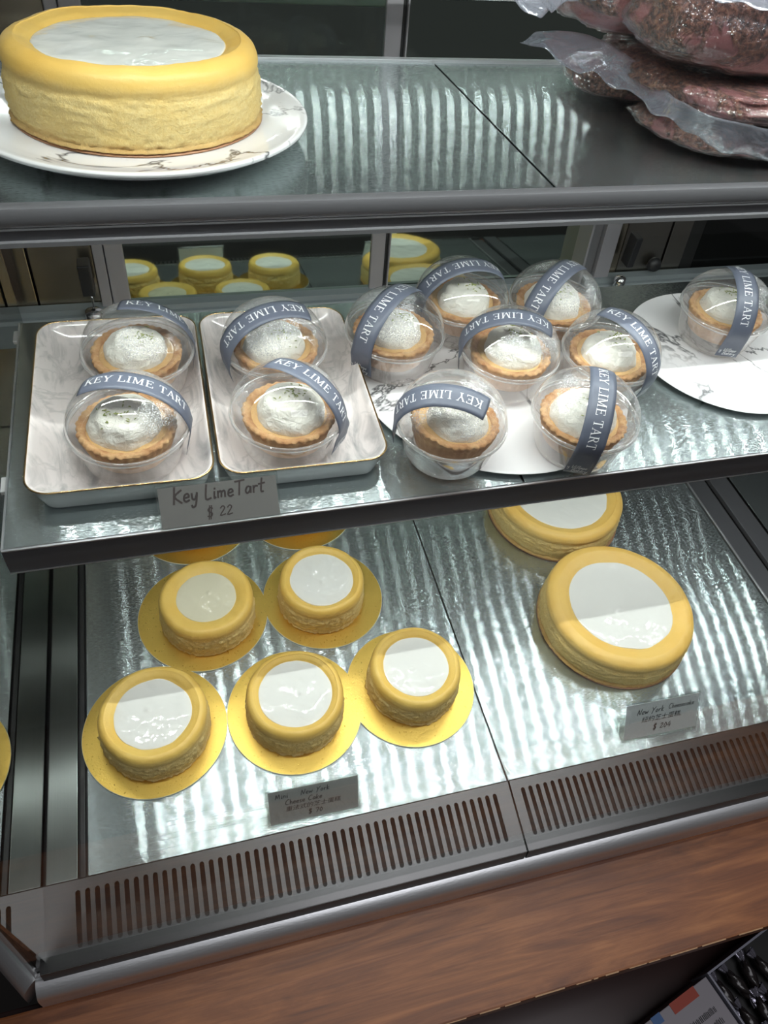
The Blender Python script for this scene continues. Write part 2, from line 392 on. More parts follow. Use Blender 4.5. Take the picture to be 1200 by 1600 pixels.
SERIF = {
 'K': (0.92, stem(.2) + srf(.2, 0) + srf(.2, 1) + [seg((.27, .40), (.72, .98), TN), seg((.40, .57), (.80, .02), TK)] + srf(.72, 1, .3) + srf(.80, 0, .32)),
 'E': (0.82, stem(.2) + srf(.2, 0, .3) + srf(.2, 1, .3) + [seg((.2, .972), (.70, .972), TN), seg((.2, .52), (.54, .52), TN), seg((.2, .028), (.74, .028), TN), seg((.69, 1), (.69, .78), TN), seg((.54, .64), (.54, .40), .05), seg((.73, 0), (.73, .24), TN)]),
 'Y': (0.86, stem(.43, 0, .47) + srf(.43, 0, .34) + [seg((.43, .42), (.13, .98), TK), seg((.43, .42), (.74, .98), TN)] + srf(.13, 1, .32) + srf(.75, 1, .28)),
 'L': (0.76, stem(.2) + srf(.2, 0, .3) + srf(.2, 1) + [seg((.2, .028), (.70, .028), TN), seg((.69, 0), (.69, .26), TN)]),
 'I': (0.42, stem(.2) + srf(.2, 0) + srf(.2, 1)),
 'M': (1.10, stem(.18, 0, 1, TN) + stem(.88) + srf(.18, 0, .28) + srf(.14, 1, .24) + srf(.88, 0) + srf(.92, 1, .26) + [seg((.20, 1), (.53, .03), TK), seg((.53, .03), (.86, 1), TN)]),
 'T': (0.80, stem(.4) + srf(.4, 0) + [seg((.05, .972), (.75, .972), TN), seg((.08, 1), (.06, .76), TN), seg((.72, 1), (.74, .76), TN)]),
 'A': (0.88, [seg((.12, 0), (.43, 1), TN), seg((.42, 1), (.74, 0), TK), seg((.24, .34), (.62, .34), .055)] + srf(.12, 0, .26) + srf(.74, 0, .32)),
 'R': (0.88, stem(.2) + srf(.2, 0) + srf(.2, 1, .3) + [seg((.2, .972), (.45, .972), TN), seg((.2, .50), (.45, .50), TN), seg((.42, .5), (.76, .02), TK)] + arcst(.44, .736, .20, .236, PI / 2, -PI / 2, (TN, .14)) + srf(.80, 0, .22)),
}
HAND = {                                       # single stroke script, unit x-height 0.5, width, polylines
 'K': (.62, [[(.12, 1.0), (.10, -.08)], [(.55, .78), (.14, .40), (.60, -.05)]]),
 'L': (.50, [[(.12, 1.0), (.10, .02), (.45, .05)]]), 'l': (.26, [[(.16, 1.0), (.12, .12), (.22, .0)]]),
 'T': (.66, [[(.02, .92), (.66, .98)], [(.34, .95), (.32, -.02)]]),
 'M': (.80, [[(.06, 0), (.14, .85), (.34, .2), (.56, .9), (.66, 0)]]), 'N': (.70, [[(.06, -.05), (.16, .85), (.46, .05), (.62, .95)]]),
 'Y': (.60, [[(.04, .9), (.28, .45)], [(.60, .95), (.28, .45), (.12, -.15)]]), 'C': (.60, [[(.56, .85), (.38, .98), (.12, .72), (.06, .3), (.22, .0), (.5, .1)]]),
 'V': (.60, [[(.02, .95), (.26, 0), (.62, 1.0)]]), 'B': (.62, [[(.12, 0), (.14, .95), (.46, .9), (.46, .62), (.16, .52), (.54, .42), (.52, .08), (.12, 0)]]),
 'e': (.42, [[(.06, .24), (.36, .30), (.28, .50), (.10, .42), (.06, .14), (.20, .0), (.40, .08)]]),
 'y': (.48, [[(.06, .48), (.12, .14), (.28, .10), (.40, .46)], [(.40, .5), (.34, -.25), (.16, -.42), (.08, -.28)]]),
 'i': (.24, [[(.12, .46), (.12, .02), (.22, .06)], [(.13, .64), (.14, .70)]]),
 'u': (.46, [[(.06, .46), (.08, .08), (.26, .04), (.36, .44), (.38, .04)]]),
 'n': (.48, [[(.06, .46), (.08, .02)], [(.08, .34), (.26, .48), (.36, .36), (.38, .02)]]),
 'm': (.66, [[(.06, .46), (.08, .02)], [(.08, .34), (.22, .46), (.30, .34), (.30, .04)], [(.30, .34), (.46, .46), (.54, .34), (.56, .02)]]),
 'a': (.46, [[(.38, .44), (.18, .48), (.06, .22), (.16, .02), (.34, .16), (.40, .46), (.42, .04)]]),
 'r': (.38, [[(.08, .48), (.10, .02)], [(.10, .32), (.22, .46), (.36, .44)]]),
 't': (.40, [[(.22, .95), (.18, .10), (.34, .02)], [(.0, .56), (.42, .62)]]),
 'w': (.60, [[(.04, .46), (.14, .04), (.28, .36), (.40, .04), (.54, .48)]]),
 'o': (.44, [[(.22, .48), (.06, .26), (.18, .02), (.36, .16), (.34, .42), (.22, .48)]]),
 'k': (.46, [[(.08, .95), (.08, .0)], [(.38, .5), (.10, .22), (.42, .0)]]),
 'h': (.46, [[(.08, .95), (.08, .0)], [(.08, .3), (.26, .48), (.36, .3), (.38, .0)]]),
 's': (.38, [[(.32, .44), (.12, .46), (.10, .30), (.30, .18), (.24, .0), (.04, .04)]]),
 'g': (.44, [[(.36, .44), (.12, .46), (.08, .14), (.30, .10), (.36, .46), (.34, -.2), (.14, -.38)]]),
 '$': (.60, [[(.50, .78), (.26, .86), (.10, .66), (.26, .48), (.48, .34), (.38, .08), (.08, .12)], [(.24, 1.05), (.20, -.15)], [(.40, 1.05), (.36, -.15)]]),
 '2': (.56, [[(.08, .70), (.26, .88), (.44, .68), (.08, .08), (.52, .14)]]), '7': (.54, [[(.06, .84), (.48, .86), (.20, 0)]]),
 '0': (.54, [[(.26, .85), (.08, .45), (.24, .02), (.46, .4), (.28, .85)]]), '4': (.54, [[(.34, .9), (.06, .32), (.52, .34)], [(.42, .62), (.36, -.02)]]),
 'c': (.40, [[(.36, .40), (.20, .48), (.06, .24), (.18, .0), (.36, .10)]]),
 ',': (.2, [[(.1, .06), (.04, -.12)]]),
}
def serif_polys(text, h, x0=0.0, gap=0.0):
    out = []; x = x0
    for ch in text:
        if ch == ' ': x += 0.42 * h; continue
        wd, ps = SERIF[ch]
        out += [[Vector((x + p.x * h, p.y * h)) for p in q] for q in ps]; x += (wd + 0.03) * h + gap
    return out, x
def hand_polys(text, h, wl=0.09, slant=0.12, x0=0.0, y0=0.0):
    out = []; x = x0
    for ch in text:
        if ch == ' ': x += 0.45 * h; continue
        wd, lines = HAND[ch]
        for L in lines:
            P = [Vector((p[0], p[1])) for p in (sub(L, 3) if len(L) > 2 else L)]
            P = [Vector((x + (p.x + slant * p.y) * h, y0 + p.y * h)) for p in P]
            for i in range(len(P) - 1):
                if (P[i + 1] - P[i]).length > 1e-7:
                    e = (P[i + 1] - P[i]).normalized() * wl * h * 0.3
                    out.append(seg(P[i] - e, P[i + 1] + e, wl * h))
        x += (wd + 0.06) * h
    return out, x
def cjk_polys(text, h, x0, y0):                # flat lettering from the built-in font
    cu = bpy.data.curves.new('t', 'FONT'); cu.body = text; cu.size = h; cu.resolution_u = 2
    o = bpy.data.objects.new('t', cu); C.objects.link(o)
    dg = bpy.context.evaluated_depsgraph_get(); me = bpy.data.meshes.new_from_object(o.evaluated_get(dg))
    ps = [[Vector((x0 + me.vertices[i].co.x + 0.15 * me.vertices[i].co.y, y0 + me.vertices[i].co.y)) for i in p.vertices] for p in me.polygons]
    bpy.data.objects.remove(o); bpy.data.curves.remove(cu); bpy.data.meshes.remove(me)
    return ps
def poly_mesh(name, polys, fn, mat, parent, split=True):
    v = []; f = []
    for q in polys:
        if split and len(q) == 4:               # subdivide so it can follow a curved sheet
            L = (q[1] - q[0]).length; n = max(1, int(L / 0.0022)); L2 = (q[3] - q[0]).length; m = max(1, int(L2 / 0.0022))
            b = len(v)
            for i in range(n + 1):
                for j in range(m + 1):
                    a = q[0].lerp(q[1], i / n); c = q[3].lerp(q[2], i / n); p = a.lerp(c, j / m); v.append(fn(p.x, p.y))
            for i in range(n):
                for j in range(m): f.append((b + i * (m + 1) + j, b + (i + 1) * (m + 1) + j, b + (i + 1) * (m + 1) + j + 1, b + i * (m + 1) + j + 1))
        else:
            b = len(v); v += [fn(p.x, p.y) for p in q]; f.append(tuple(range(b, b + len(q))))
    return mesh_obj(name, v, f, mat, parent, smooth=False)

# ================================================================== THE SETTING
def struct(o): o['kind'] = 'structure'; return o
struct(Geo().box(-3, 4, -3, 3, -1.02, -1.0).obj('floor', plain('dark_floor', (0.10, 0.09, 0.085), 0.35), smooth=False))
struct(Geo().box(-3, 4, 1.9, 1.95, -1.0, 2.4).obj('wall_back', plain('dim_back_wall', (0.05, 0.05, 0.055), 0.6), smooth=False))

# ================================================================== DISPLAY CASE
XL, XR, XS = -0.1345, 0.672, 0.2672
case = empty('display_case', 'refrigerated stainless steel and glass bakery display case', 'display case')
for x0, x1 in ((XL, XS - 0.0008), (XS + 0.0008, XR)):
    o = Geo().box(x0, x1, 0.2345, 0.850, -0.0015, 0.0, 0.0004).obj('deck_panel', 'deck', case, False, 'X')
Geo().box(XS - 0.004, XS + 0.004, 0.2345, 0.850, -0.004, -0.0017).obj('seam_gasket', 'black', case, False)
Geo().box(-0.186, 1.2, 0.175, 0.86, -0.09, -0.045).obj('base_pan', 'duct', case, False)
Geo().box(-0.18, 1.2, 0.1955, 0.86, -0.90, -0.09).obj('case_body', 'black', case, False)
Geo().box(-0.186, 1.2, 0.236, 0.86, -0.045, -0.006).obj('deck_support', 'black', case, False)
# side strips beside the deck
Geo().box(-0.1695, -0.1430, 0.2345, 0.850, -0.004, 0.0015, 0.0008).obj('side_strip', 'deck_side', case, False, 'Y')
Geo().box(-0.1415, -0.1368, 0.2345, 0.850, -0.006, -0.001, 0.0006).obj('side_gasket', 'black', case, False)
Geo().box(0.6735, 0.6765, 0.2345, 0.850, -0.004, 0.002, 0.0008).obj('side_gasket', 'edge_light', case, False)
Geo().box(0.678, 0.707, 0.2345, 0.850, -0.008, -0.003, 0.0008).obj('side_strip', 'lip', case, False, 'Y')
Geo().box(0.7095, 0.738, 0.2345, 0.850, -0.004, 0.003, 0.001).obj('side_strip', 'lip', case, False, 'Y')
Geo().box(0.745, 1.15, 0.2345, 0.850, -0.0015, 0.0, 0.0004).obj('deck_panel', 'deck', case, False, 'X')
# side glass
Geo().box(-0.1745, -0.1715, 0.178, 0.826, -0.045, 0.79).obj('side_glass', 'side_glass', case, False)
# grille sheets with slots; sheet tilts down to the front
def grille(x0, x1, first, count, pitch=0.00818):
    v = []; f = []; hw = 0.0021
    S0, S1, sa, sb = 0.0, 0.066, 0.0085, 0.0535
    g = Geo()
    def P(x, s): return (x, 0.2338 - s * math.cos(R(14)), 0.0012 - s * math.sin(R(14)))
    def quad(a, b, c, d): g.add([P(*a), P(*b), P(*c), P(*d)], [(0, 1, 2, 3)])
    a = first - pitch / 2
    g.add([(x0, 0.2345, -0.003), (x1, 0.2345, -0.003), (x1, 0.2345, 0.0006), (x0, 0.2345, 0.0006)], [(0, 1, 2, 3)])
    g.add([(x0, 0.2345, 0.0006), (x1, 0.2345, 0.0006), P(x1, 0), P(x0, 0)], [(0, 1, 2, 3)])
    quad((x0, S1), (a, S1), (a, S0), (x0, S0))
    for k in range(count):
        c = first + k * pitch; l = c - pitch / 2; r = c + pitch / 2; n = 6
        for s0, s1 in ((S0, sa), (sb, S1)):
            quad((l, s1), (c - hw, s1), (c - hw, s0), (l, s0)); quad((c + hw, s1), (r, s1), (r, s0), (c + hw, s0))
        quad((l, sb), (c - hw, sb), (c - hw, sa), (l, sa)); quad((c + hw, sb), (r, sb), (r, sa), (c + hw, sa))
        for i in range(n):
            t0 = PI * i / n; t1 = PI * (i + 1) / n
            p0 = (c - hw * math.cos(t0), sa + hw - hw * math.sin(t0)); p1 = (c - hw * math.cos(t1), sa + hw - hw * math.sin(t1))
            quad(p0, p1, (p1[0], S0), (p0[0], S0))
            q0 = (p0[0], sb - hw + hw * math.sin(t0)); q1 = (p1[0], sb - hw + hw * math.sin(t1))
            quad((p0[0], S1), (p1[0], S1), q1, q0)
        # fill between the round ends and the straight sides
        quad((c - hw, sa + hw), (c - hw, sa + hw), (c - hw, sa), (c - hw, sa))
    e = first + (count - 0.5) * pitch
    quad((e, S1), (x1, S1), (x1, S0), (e, S0))
    g.add([P(x0, S1), P(x1, S1), (x1, 0.1675, -0.034), (x0, 0.1675, -0.034)], [(0, 1, 2, 3)])
    g.f = [q for q in g.f if len({tuple(round(c, 7) for c in g.v[i]) for i in q}) == 4]
    o = g.obj('slotted_grille', 'grille', case, False, 'X')
    m = o.modifiers.new('thick', 'SOLIDIFY'); m.thickness = 0.0012; m.offset = 0
    return o
grille(-0.176, XS - 0.001, -0.1435, 49)
grille(XS + 0.001, 0.70, XS + 0.0125, 52)
# front rail and its bevelled return to the left
RP = [(0.1760, -0.046), (0.1760, -0.0295), (0.1725, -0.0285), (0.1715, -0.0305), (0.1690, -0.0300), (0.1640, -0.0320), (0.1585, -0.0370), (0.1560, -0.0440), (0.1552, -0.0620), (0.1760, -0.0620)]
sharp(Geo().prism([(y - 0.001, z) for y, z in sub(RP[:9], 3)] + [(0.175, -0.062)], -0.1832, 1.2).obj('front_rail', 'rail', case, True, 'X'))
sr = Geo().prism([(y - 0.1705, z) for y, z in sub(RP[:9], 3)] + [(0.0055, -0.062)], -0.30, 0.0).obj('side_rail', 'rail', case, True, 'X')
sharp(sr); sr.location = (-0.1836, 0.1700, 0); sr.rotation_euler = (0, 0, R(-52))
# front glass leaning back a little, thin; end stile
def slab(name, pts, th, mat, parent):
    a, b, c, d = [Vector(p) for p in pts]; n = (b - a).cross(d - a).normalized() * th
    return mesh_obj(name, [a, b, c, d, a + n, b + n, c + n, d + n], [(3, 2, 1, 0), (4, 5, 6, 7), (0, 1, 5, 4), (1, 2, 6, 5), (2, 3, 7, 6), (3, 0, 4, 7)], mat, parent, False)
mesh_obj('front_glass', [(-0.183, 0.1745, -0.040), (1.2, 0.1745, -0.040), (1.2, 0.205, 0.80), (-0.183, 0.205, 0.80)], [(0, 1, 2, 3)], 'glass', case, False)
Geo().box(-0.186, 1.2, 0.20, 0.92, 0.802, 0.83, 0.003).obj('canopy', 'frame', case, False)

# LED strips: little square diodes in a housing
def led_strip(parent, y, z, which, x0=-0.125, x1=0.88, tilt=0.0, pitch=0.025):
    h = Geo().box(x0 - 0.02, x1 + 0.02, -0.008, 0.008, 0.0, 0.004, 0.001).obj('light_strip', 'housing', parent, False)
    h.location = (0, y, z); h.rotation_euler = (tilt, 0, 0)
    g = Geo(); n = int((x1 - x0) / pitch)
    for k in range(n + 1):
        x = x0 + k * pitch
        g.add([(x - 0.0035, -0.0025, -0.0008), (x + 0.0035, -0.0025, -0.0008), (x + 0.0035, 0.0025, -0.0008), (x - 0.0035, 0.0025, -0.0008)], [(0, 3, 2, 1)])
    d = g.obj('light_diodes', which, h, False); d['kind'] = 'stuff'
    Geo().box(x0 - 0.01, x1 + 0.01, -0.0022, 0.0022, -0.0005, 0.0).obj('light_diffuser', which + '_d', h, False)
    return h
led_strip(case, 0.37, 0.796, 'led_top', tilt=R(12))
Geo().box(-0.17, 1.0, 0.708, 0.742, 0.549, 0.575, 0.001).obj('added_strip_bar', 'bar', case, False)  # bar added out of view to carry the streak strip
led_strip(case, 0.718, 0.5445, 'led_rear', pitch=0.0146)  # strip added to draw light streaks on the top shelf

# rear: sliding doors of tinted mirror glass in grey frames; the whole rear leans back by six degrees
RO, RT = (0.0, 0.861, 0.26), R(-6.13)
def rear(o): o.location = RO; o.rotation_euler = (RT, 0, 0); return o
def rbox(name, mat, x0, x1, y0, y1, z0, z1, bev=0.001, uvx=None, parent=None):
    o = Geo().box(x0, x1, y0, y1, z0, z1, bev).obj(name, mat, parent or case, False, uvx)
    return rear(o) if parent is None else o
def door(x0, x1, sl, sr_, dp, z0=-0.24, z1=0.56):
    g = Geo()
    g.box(x0, x0 + sl, -0.004, 0.012 + dp, z0, z1, 0.0015)
    if sr_: g.box(x1 - sr_, x1, -0.004, 0.012 + dp, z0, z1, 0.0015)
    g.box(x0 + sl, x1 - sr_, dp - 0.002, 0.012 + dp, z0, z0 + 0.02, 0.0015); g.box(x0 + sl, x1 - sr_, dp - 0.002, 0.012 + dp, z1 - 0.03, z1, 0.0015)
    d = rear(g.obj('sliding_door', 'frame', case, False))
    rbox('pane', 'mirror', x0 + sl, x1 - sr_, dp, dp + 0.004, z0 + 0.02, z1 - 0.03, 0, None, d)
    return d
door(-0.0675, 0.2760, 0.0210, 0.0185, 0.0)
rbox('door_gasket', 'black', 0.2765, 0.2805, 0.0, 0.03, -0.24, 0.56)
door(0.2810, 0.5740, 0.0025, 0.004, 0.030)
rbox('rear_post', 'frame', -0.0805, -0.0685, -0.008, 0.02, -0.26, 0.56)
rbox('rear_post', 'edge', 0.5750, 0.5890, 0.0, 0.03, -0.26, 0.56)
rbox('rear_post', 'frame', 0.5895, 0.6125, -0.008, 0.02, -0.26, 0.56)
rbox('rear_column', 'column', 0.6130, 0.6300, 0.004, 0.02, -0.26, 0.56, 0.001, 'X')
rbox('rear_column', 'column', -0.1520, -0.0815, 0.002, 0.02, -0.26, 0.56, 0.001, 'X')
rbox('rear_column', 'column', -0.1830, -0.1545, 0.002, 0.02, -0.26, 0.56, 0.001, 'X')
rbox('rear_column', 'side_column', 0.6310, 0.7010, 0.004, 0.02, -0.26, 0.56, 0.001, 'Y')
rbox('rear_column', 'side_column', 0.7045, 0.7360, 0.004, 0.02, -0.26, 0.56, 0.001, 'Y')
rbox('rear_column', 'black', 0.7365, 0.7600, 0.008, 0.02, -0.26, 0.56)
rbox('rear_glass', 'dark_glass', 0.7605, 1.35, 0.010, 0.02, -0.26, 0.56, 0)
rbox('rear_wall', 'black', -0.19, 1.35, 0.050, 0.060, -0.30, 0.56, 0)
# pale bar in front of the doors
bp = [(0.832, 0.128), (0.832, 0.160), (0.8345, 0.1645), (0.839, 0.165), (0.840, 0.1715), (0.852, 0.173), (0.846, 0.128)]
b1 = Geo().prism(bp, -0.178, 0.2795).obj('rear_bar', 'bar', case, False)
Geo().prism([(y - (0.002 if y < 0.842 else -0.001), z + (0.0005 if z > 0.14 else -0.008)) for y, z in bp], -0.184, -0.178).obj('end_cap', 'bar_cap', b1, False)
Geo().prism([(y + 0.026, z - 0.0175) for y, z in bp], 0.2805, 0.5745).obj('rear_bar', 'bar', case, False)
Geo().prism(bp, 0.5755, 1.2).obj('rear_bar', 'bar', case, False)
# black plugs with wire and chrome sockets on both rear columns
def socket(x, lean):
    p = Geo().box(x - 0.007, x + 0.007, 0.826, 0.846, 0.198, 0.238, 0.0015).obj('light_plug', 'black_plastic', case, False)
    Geo().tube([(x + 0.001, 0.836, 0.199), (x + 0.002, 0.835, 0.186), (x + lean * 0.4, 0.834, 0.176)], 0.0016, 6).obj('wire', 'chrome', p)
    Geo().lathe([(0.003, 0.184), (0.0100, 0.181), (0.0115, 0.174), (0.0115, 0.156)], 20).obj('chrome_socket', 'chrome', p).location = (x + lean * 0.4, 0.822, 0)
    return p
socket(-0.0915, 0.004)
Geo().box(0.625, 0.635, 0.826, 0.846, 0.196, 0.240, 0.0015).obj('light_plug', 'black_plastic', case, False)
Geo().lathe([(0.002, 0.184), (0.0075, 0.181), (0.0085, 0.176), (0.0085, 0.160)], 20).obj('chrome_socket', 'chrome', case).location = (0.622, 0.826, 0)
k = Geo().lathe([(0.004, 0), (0.010, 0.002), (0.011, 0.006), (0.008, 0.012)], 20).obj('round_knob', 'black_plastic', case); k.location = (0.684, 0.852, 0.186); k.rotation_euler = (R(90), 0, 0)

# ------------------------------------------------------------------ shelves
def shelf_parts(root, y0, y1, x0, x1, seam, lip_prof, lipmat, th=0.0016):
    for a, b in ((x0, seam - 0.001), (seam + 0.001, x1)):
        Geo().box(a, b, y0, y1, -th, 0.0, 0.0004).obj('shelf_panel', 'deck', root, False, 'X')
    Geo().box(seam - 0.006, seam + 0.006, y0, y1, -0.004, -th - 0.0002).obj('seam_gasket', 'black', root, False)
    sharp(Geo().prism(lip_prof, x0 - 0.001, x1 + 0.05).obj('front_lip', lipmat, root, False), 30)
    Geo().box(x0, x1, y0 + 0.005, y1, -0.006, -0.0042).obj('support_plate', 'frame', root, False)
    for a, b in ((x0 - 0.0015, x0), (x1, x1 + 0.0015)):
        Geo().box(a, b, y0, y1, -0.010, 0.0006).obj('side_edge', 'edge_light', root, False)

mid = empty('middle_shelf', 'steel shelf with dark lip carrying the tarts and marble ware', 'shelf', (0, 0.378, 0.2895))
shelf_parts(mid, 0.0, 0.272, -0.1375, XR + 0.24, XS, [(0.0, 0.0008), (-0.0012, 0.0002), (-0.0025, -0.012), (-0.002, -0.0238), (-0.0005, -0.0246), (0.004, -0.0246), (0.004, -0.002), (0.003, -0.0008)], 'lip')
Geo().box(-0.1385, 1.0, -0.0022, -0.0006, -0.0002, 0.0012).obj('lip_highlight_trim', 'edge_light', mid, False)
Geo().box(-0.1385, 1.0, -0.0026, -0.0008, -0.0250, -0.0243).obj('lip_lower_trim', 'edge_light', mid, False)
led_strip(mid, 0.072, -0.0105, 'led_low')
led_strip(mid, 0.262, -0.0105, 'led_back')  # added strip, stands in for LED light mirrored onto the deck by the doors
top = empty('top_shelf', 'upper steel shelf with rounded grey front lip, backward sloping', 'shelf', (0, 0.454, 0.504), (R(-4), 0, 0))
cap = [(0.006, 0.0004), (0.001, 0.0004), (-0.001, -0.0006), (-0.0022, -0.003), (-0.0026, -0.007), (-0.0020, -0.0105), (-0.0010, -0.0120), (0.0005, -0.0126), (0.0008, -0.0205), (-0.0006, -0.0212), (-0.0008, -0.0238), (0.003, -0.0242), (0.006, -0.022)]
shelf_parts(top, 0.0, 0.290, -0.1375, XR + 0.24, XS, cap, 'edge')
Geo().box(-0.138, 1.0, -0.0016, 0.0006, -0.0134, -0.0122).obj('lip_groove_trim', 'edge_light', top, False)
Geo().box(-0.138, 1.0, -0.0014, 0.0004, -0.0240, -0.0212).obj('lip_lower_trim', 'edge_light', top, False)
Geo().box(-0.14, 1.0, 0.2885, 0.296, -0.004, 0.003, 0.001).obj('rear_rail', 'edge_light', top, False)
led_strip(top, 0.030, -0.012, 'led_mid', tilt=R(4))
TM = Matrix.Translation((0, 0.454, 0.504)) @ Matrix.Rotation(R(-4), 4, 'X')
def on_top(u, v, h=0.0): return TM @ Vector((u, v, h))
TOPROT = (R(-4), 0, 0)

# ================================================================== CHEESECAKES
def cake_geo(Rr, H, seed, rw, amp, wave):
    # Rr outer radius, rw radius of the cream pool
    prof = [(Rr * .30, 0.0), (Rr * .940, 0.0), (Rr * .965, H * .06), (Rr * .980, H * .2), (Rr * .985, H * .38), (Rr * .978, H * .52), (Rr * .962, H * .62), (Rr * .958, H * .67),
            (Rr * .968, H * .74), (Rr * .966, H * .82), (Rr * .945, H * .91), (Rr * .90, H * .975), (Rr * .845, H), (rw + (Rr - rw) * .42, H * .985), (rw + (Rr - rw) * .18, H * .94), (rw, H * .885), (rw * .9, H * .86), (rw * .3, H * .86)]
    prof = sub(prof, 5); n = 200; off = Vector((seed * 7.3, seed * 3.1, 1.7))
    def fn(p, a, j):
        r, z = prof[j]
        if r < rw * 0.95: return p
        side = max(0.0, min(1.0, (H * .72 - z) / (H * .15))) if r > Rr * .9 else 0.0
        q = Vector((math.cos(a), math.sin(a), 0)); lum = noise.noise(q * 1.6 + off) * wave
        c = noise.noise(p * 260 + off) * amp * 1.3 * side + noise.noise(p * 620 + off) * amp * 1.1 * side + noise.noise(Vector((p.x * 60, p.y * 60, p.z * 420)) + off) * amp * .9 * side
        top_ = max(0, 1 - side); c2 = (noise.noise(p * 45 + off) * 0.0008 + noise.noise(p * 150 + off) * 0.00035) * top_
        k = 1 + (lum + c) / max(r, 1e-4)
        return Vector((p.x * k, p.y * k, p.z + c2 + (noise.noise(q * 2.1 - off) * wave * .6 if z > H * .6 else 0)))
    return Geo().lathe(prof, n, fn), H
def pour_geo(rw, H, seed, peak):
    prof = [(rw * 1.012, H * .862), (rw * 1.008, H * .893), (rw * .985, H * .905), (rw * .9, H * .912), (rw * .75, H * .915), (rw * .55, H * .917), (rw * .35, H * .918), (rw * .18, H * .918), (rw * .06, H * .918), (0.0004, H * .918)]
    prof = sub(prof, 4); off = Vector((seed * 2.3, seed * 5.7, 4.1))
    ang = seed * 2.4; pk = Vector((rw * .16 * math.cos(ang), rw * .16 * math.sin(ang), 0))
    def fn(p, a, j):
        d = (Vector((p.x, p.y, 0)) - pk).length
        z = p.z + noise.noise(Vector((p.x, p.y, 0)) * 55 + off) * 0.0007 + peak * math.exp(-(d / (rw * .07)) ** 2)
        q = Vector((math.cos(a), math.sin(a), 0)); s = 1 + noise.noise(q * 1.7 + off) * 0.03 + noise.noise(q * 5 + off) * .008
        return Vector((p.x * s, p.y * s, z))
    return Geo().lathe(prof, 72, fn)
def cheesecake(kind, name, label, loc, rot, Rr, H, rw, seed, amp, wave, group, peak=0.0012, pour='pour'):
    t = empty(name, label, 'cake', loc, rot, group)
    g, _ = cake_geo(Rr, H, seed, rw, amp, wave); g.obj('sponge', kind, t)
    pour_geo(rw, H, seed, peak).obj('cream_glaze', pour, t)
    return t
GB = 'gold foil boards under the small cheesecakes'; GC = 'small round cheesecakes on the bottom deck'
def gold_board(label, x, y, r=0.0702):
    t = empty('gold_cake_board', label, 'cake board', (x, y, 0.0002), (0, 0, x * 9), GB)
    Geo().lathe([(r - 0.001, 0.0), (r, 0.0006), (r, 0.0012), (r - 0.0004, 0.0015)], 96, cap1=False).obj('board_rim', 'board_edge', t)
    Geo().lathe([(r - 0.0004, 0.00152), (r * .5, 0.00155)], 96, cap0=False).obj('foil_face', 'gold', t)
    return t
minis = [
 (-0.0670, 0.3602, 0.0530, 0.0363, 'nearest to the left side strip in the front row'),
 (0.0715, 0.3535, 0.0510, 0.0366, 'in the middle of the front row'),
 (0.2005, 0.3590, 0.0500, 0.0346, 'at the right end of the front row'),
 (-0.0030, 0.4860, 0.0525, 0.0318, 'with yellowish cream, left one of the second row'),
 (0.1255, 0.4870, 0.0500, 0.0355, 'right one of the second row')]
bpos = [(-0.0686, 0.3614, .0708), (0.0715, 0.3540, .0698), (0.1985, 0.3560, .0698), (-0.0088, 0.4880, .0715), (0.1285, 0.4872, .0695)]
for i, ((x, y, r, rw, wh), (bx, by, br)) in enumerate(zip(minis, bpos)):
    gold_board('gold board under small cheesecake ' + wh, bx, by, br)
    cheesecake('mini', 'small_cheesecake', 'small yellow cheesecake ' + wh, (x, y, 0.0019), (0, 0, i * 1.3), r, 0.0405, rw, i + 1, 0.0011, 0.0012, GC, pour='pour_yellow' if i == 3 else 'pour')
for i, (x, y, wh) in enumerate([(-0.0075, 0.631, 'partly hidden behind the left second row cake under the shelf'), (0.1250, 0.630, 'partly hidden behind the right second row cake under the shelf')]):
    gold_board('gold foil board, ' + wh, x, y)
    cheesecake('mini', 'small_cheesecake', 'small cheesecake ' + wh, (x, y + .003, 0.0019), (0, 0, i * 2.1), 0.0505, 0.0405, 0.035, i + 8, 0.0011, 0.0012, GC)
def thin_board(label, loc, rot, r):
    t = empty('round_cake_board', label, 'cake board', loc, rot)
    Geo().lathe([(r - .001, 0), (r, 0.0005), (r, 0.0012), (r - .0008, 0.0016)], 96).obj('board_disc', 'brown_board', t)
    return t
thin_board('thin brown board under the large cheesecake behind the price card', (0.4588, 0.3900, 0.0003), (0, 0, 0), 0.0895)
cheesecake('big', 'large_cheesecake', 'large cheesecake on the bottom deck behind its price card', (0.4575, 0.3895, 0.002), (0, 0, 0.4), 0.0890, 0.0420, 0.0598, 12, 0.0009, 0.0012, 'large cheesecakes')
thin_board('thin brown board under the rear large cheesecake below the shelf', (0.4573, 0.5690, 0.0003), (0, 0, 0), 0.0880)
cheesecake('big', 'large_cheesecake', 'large cheesecake at the back of the deck, half hidden by the shelf', (0.4565, 0.5685, 0.002), (0, 0, 2.4), 0.0872, 0.0420, 0.0630, 15, 0.0009, 0.0012, 'large cheesecakes')

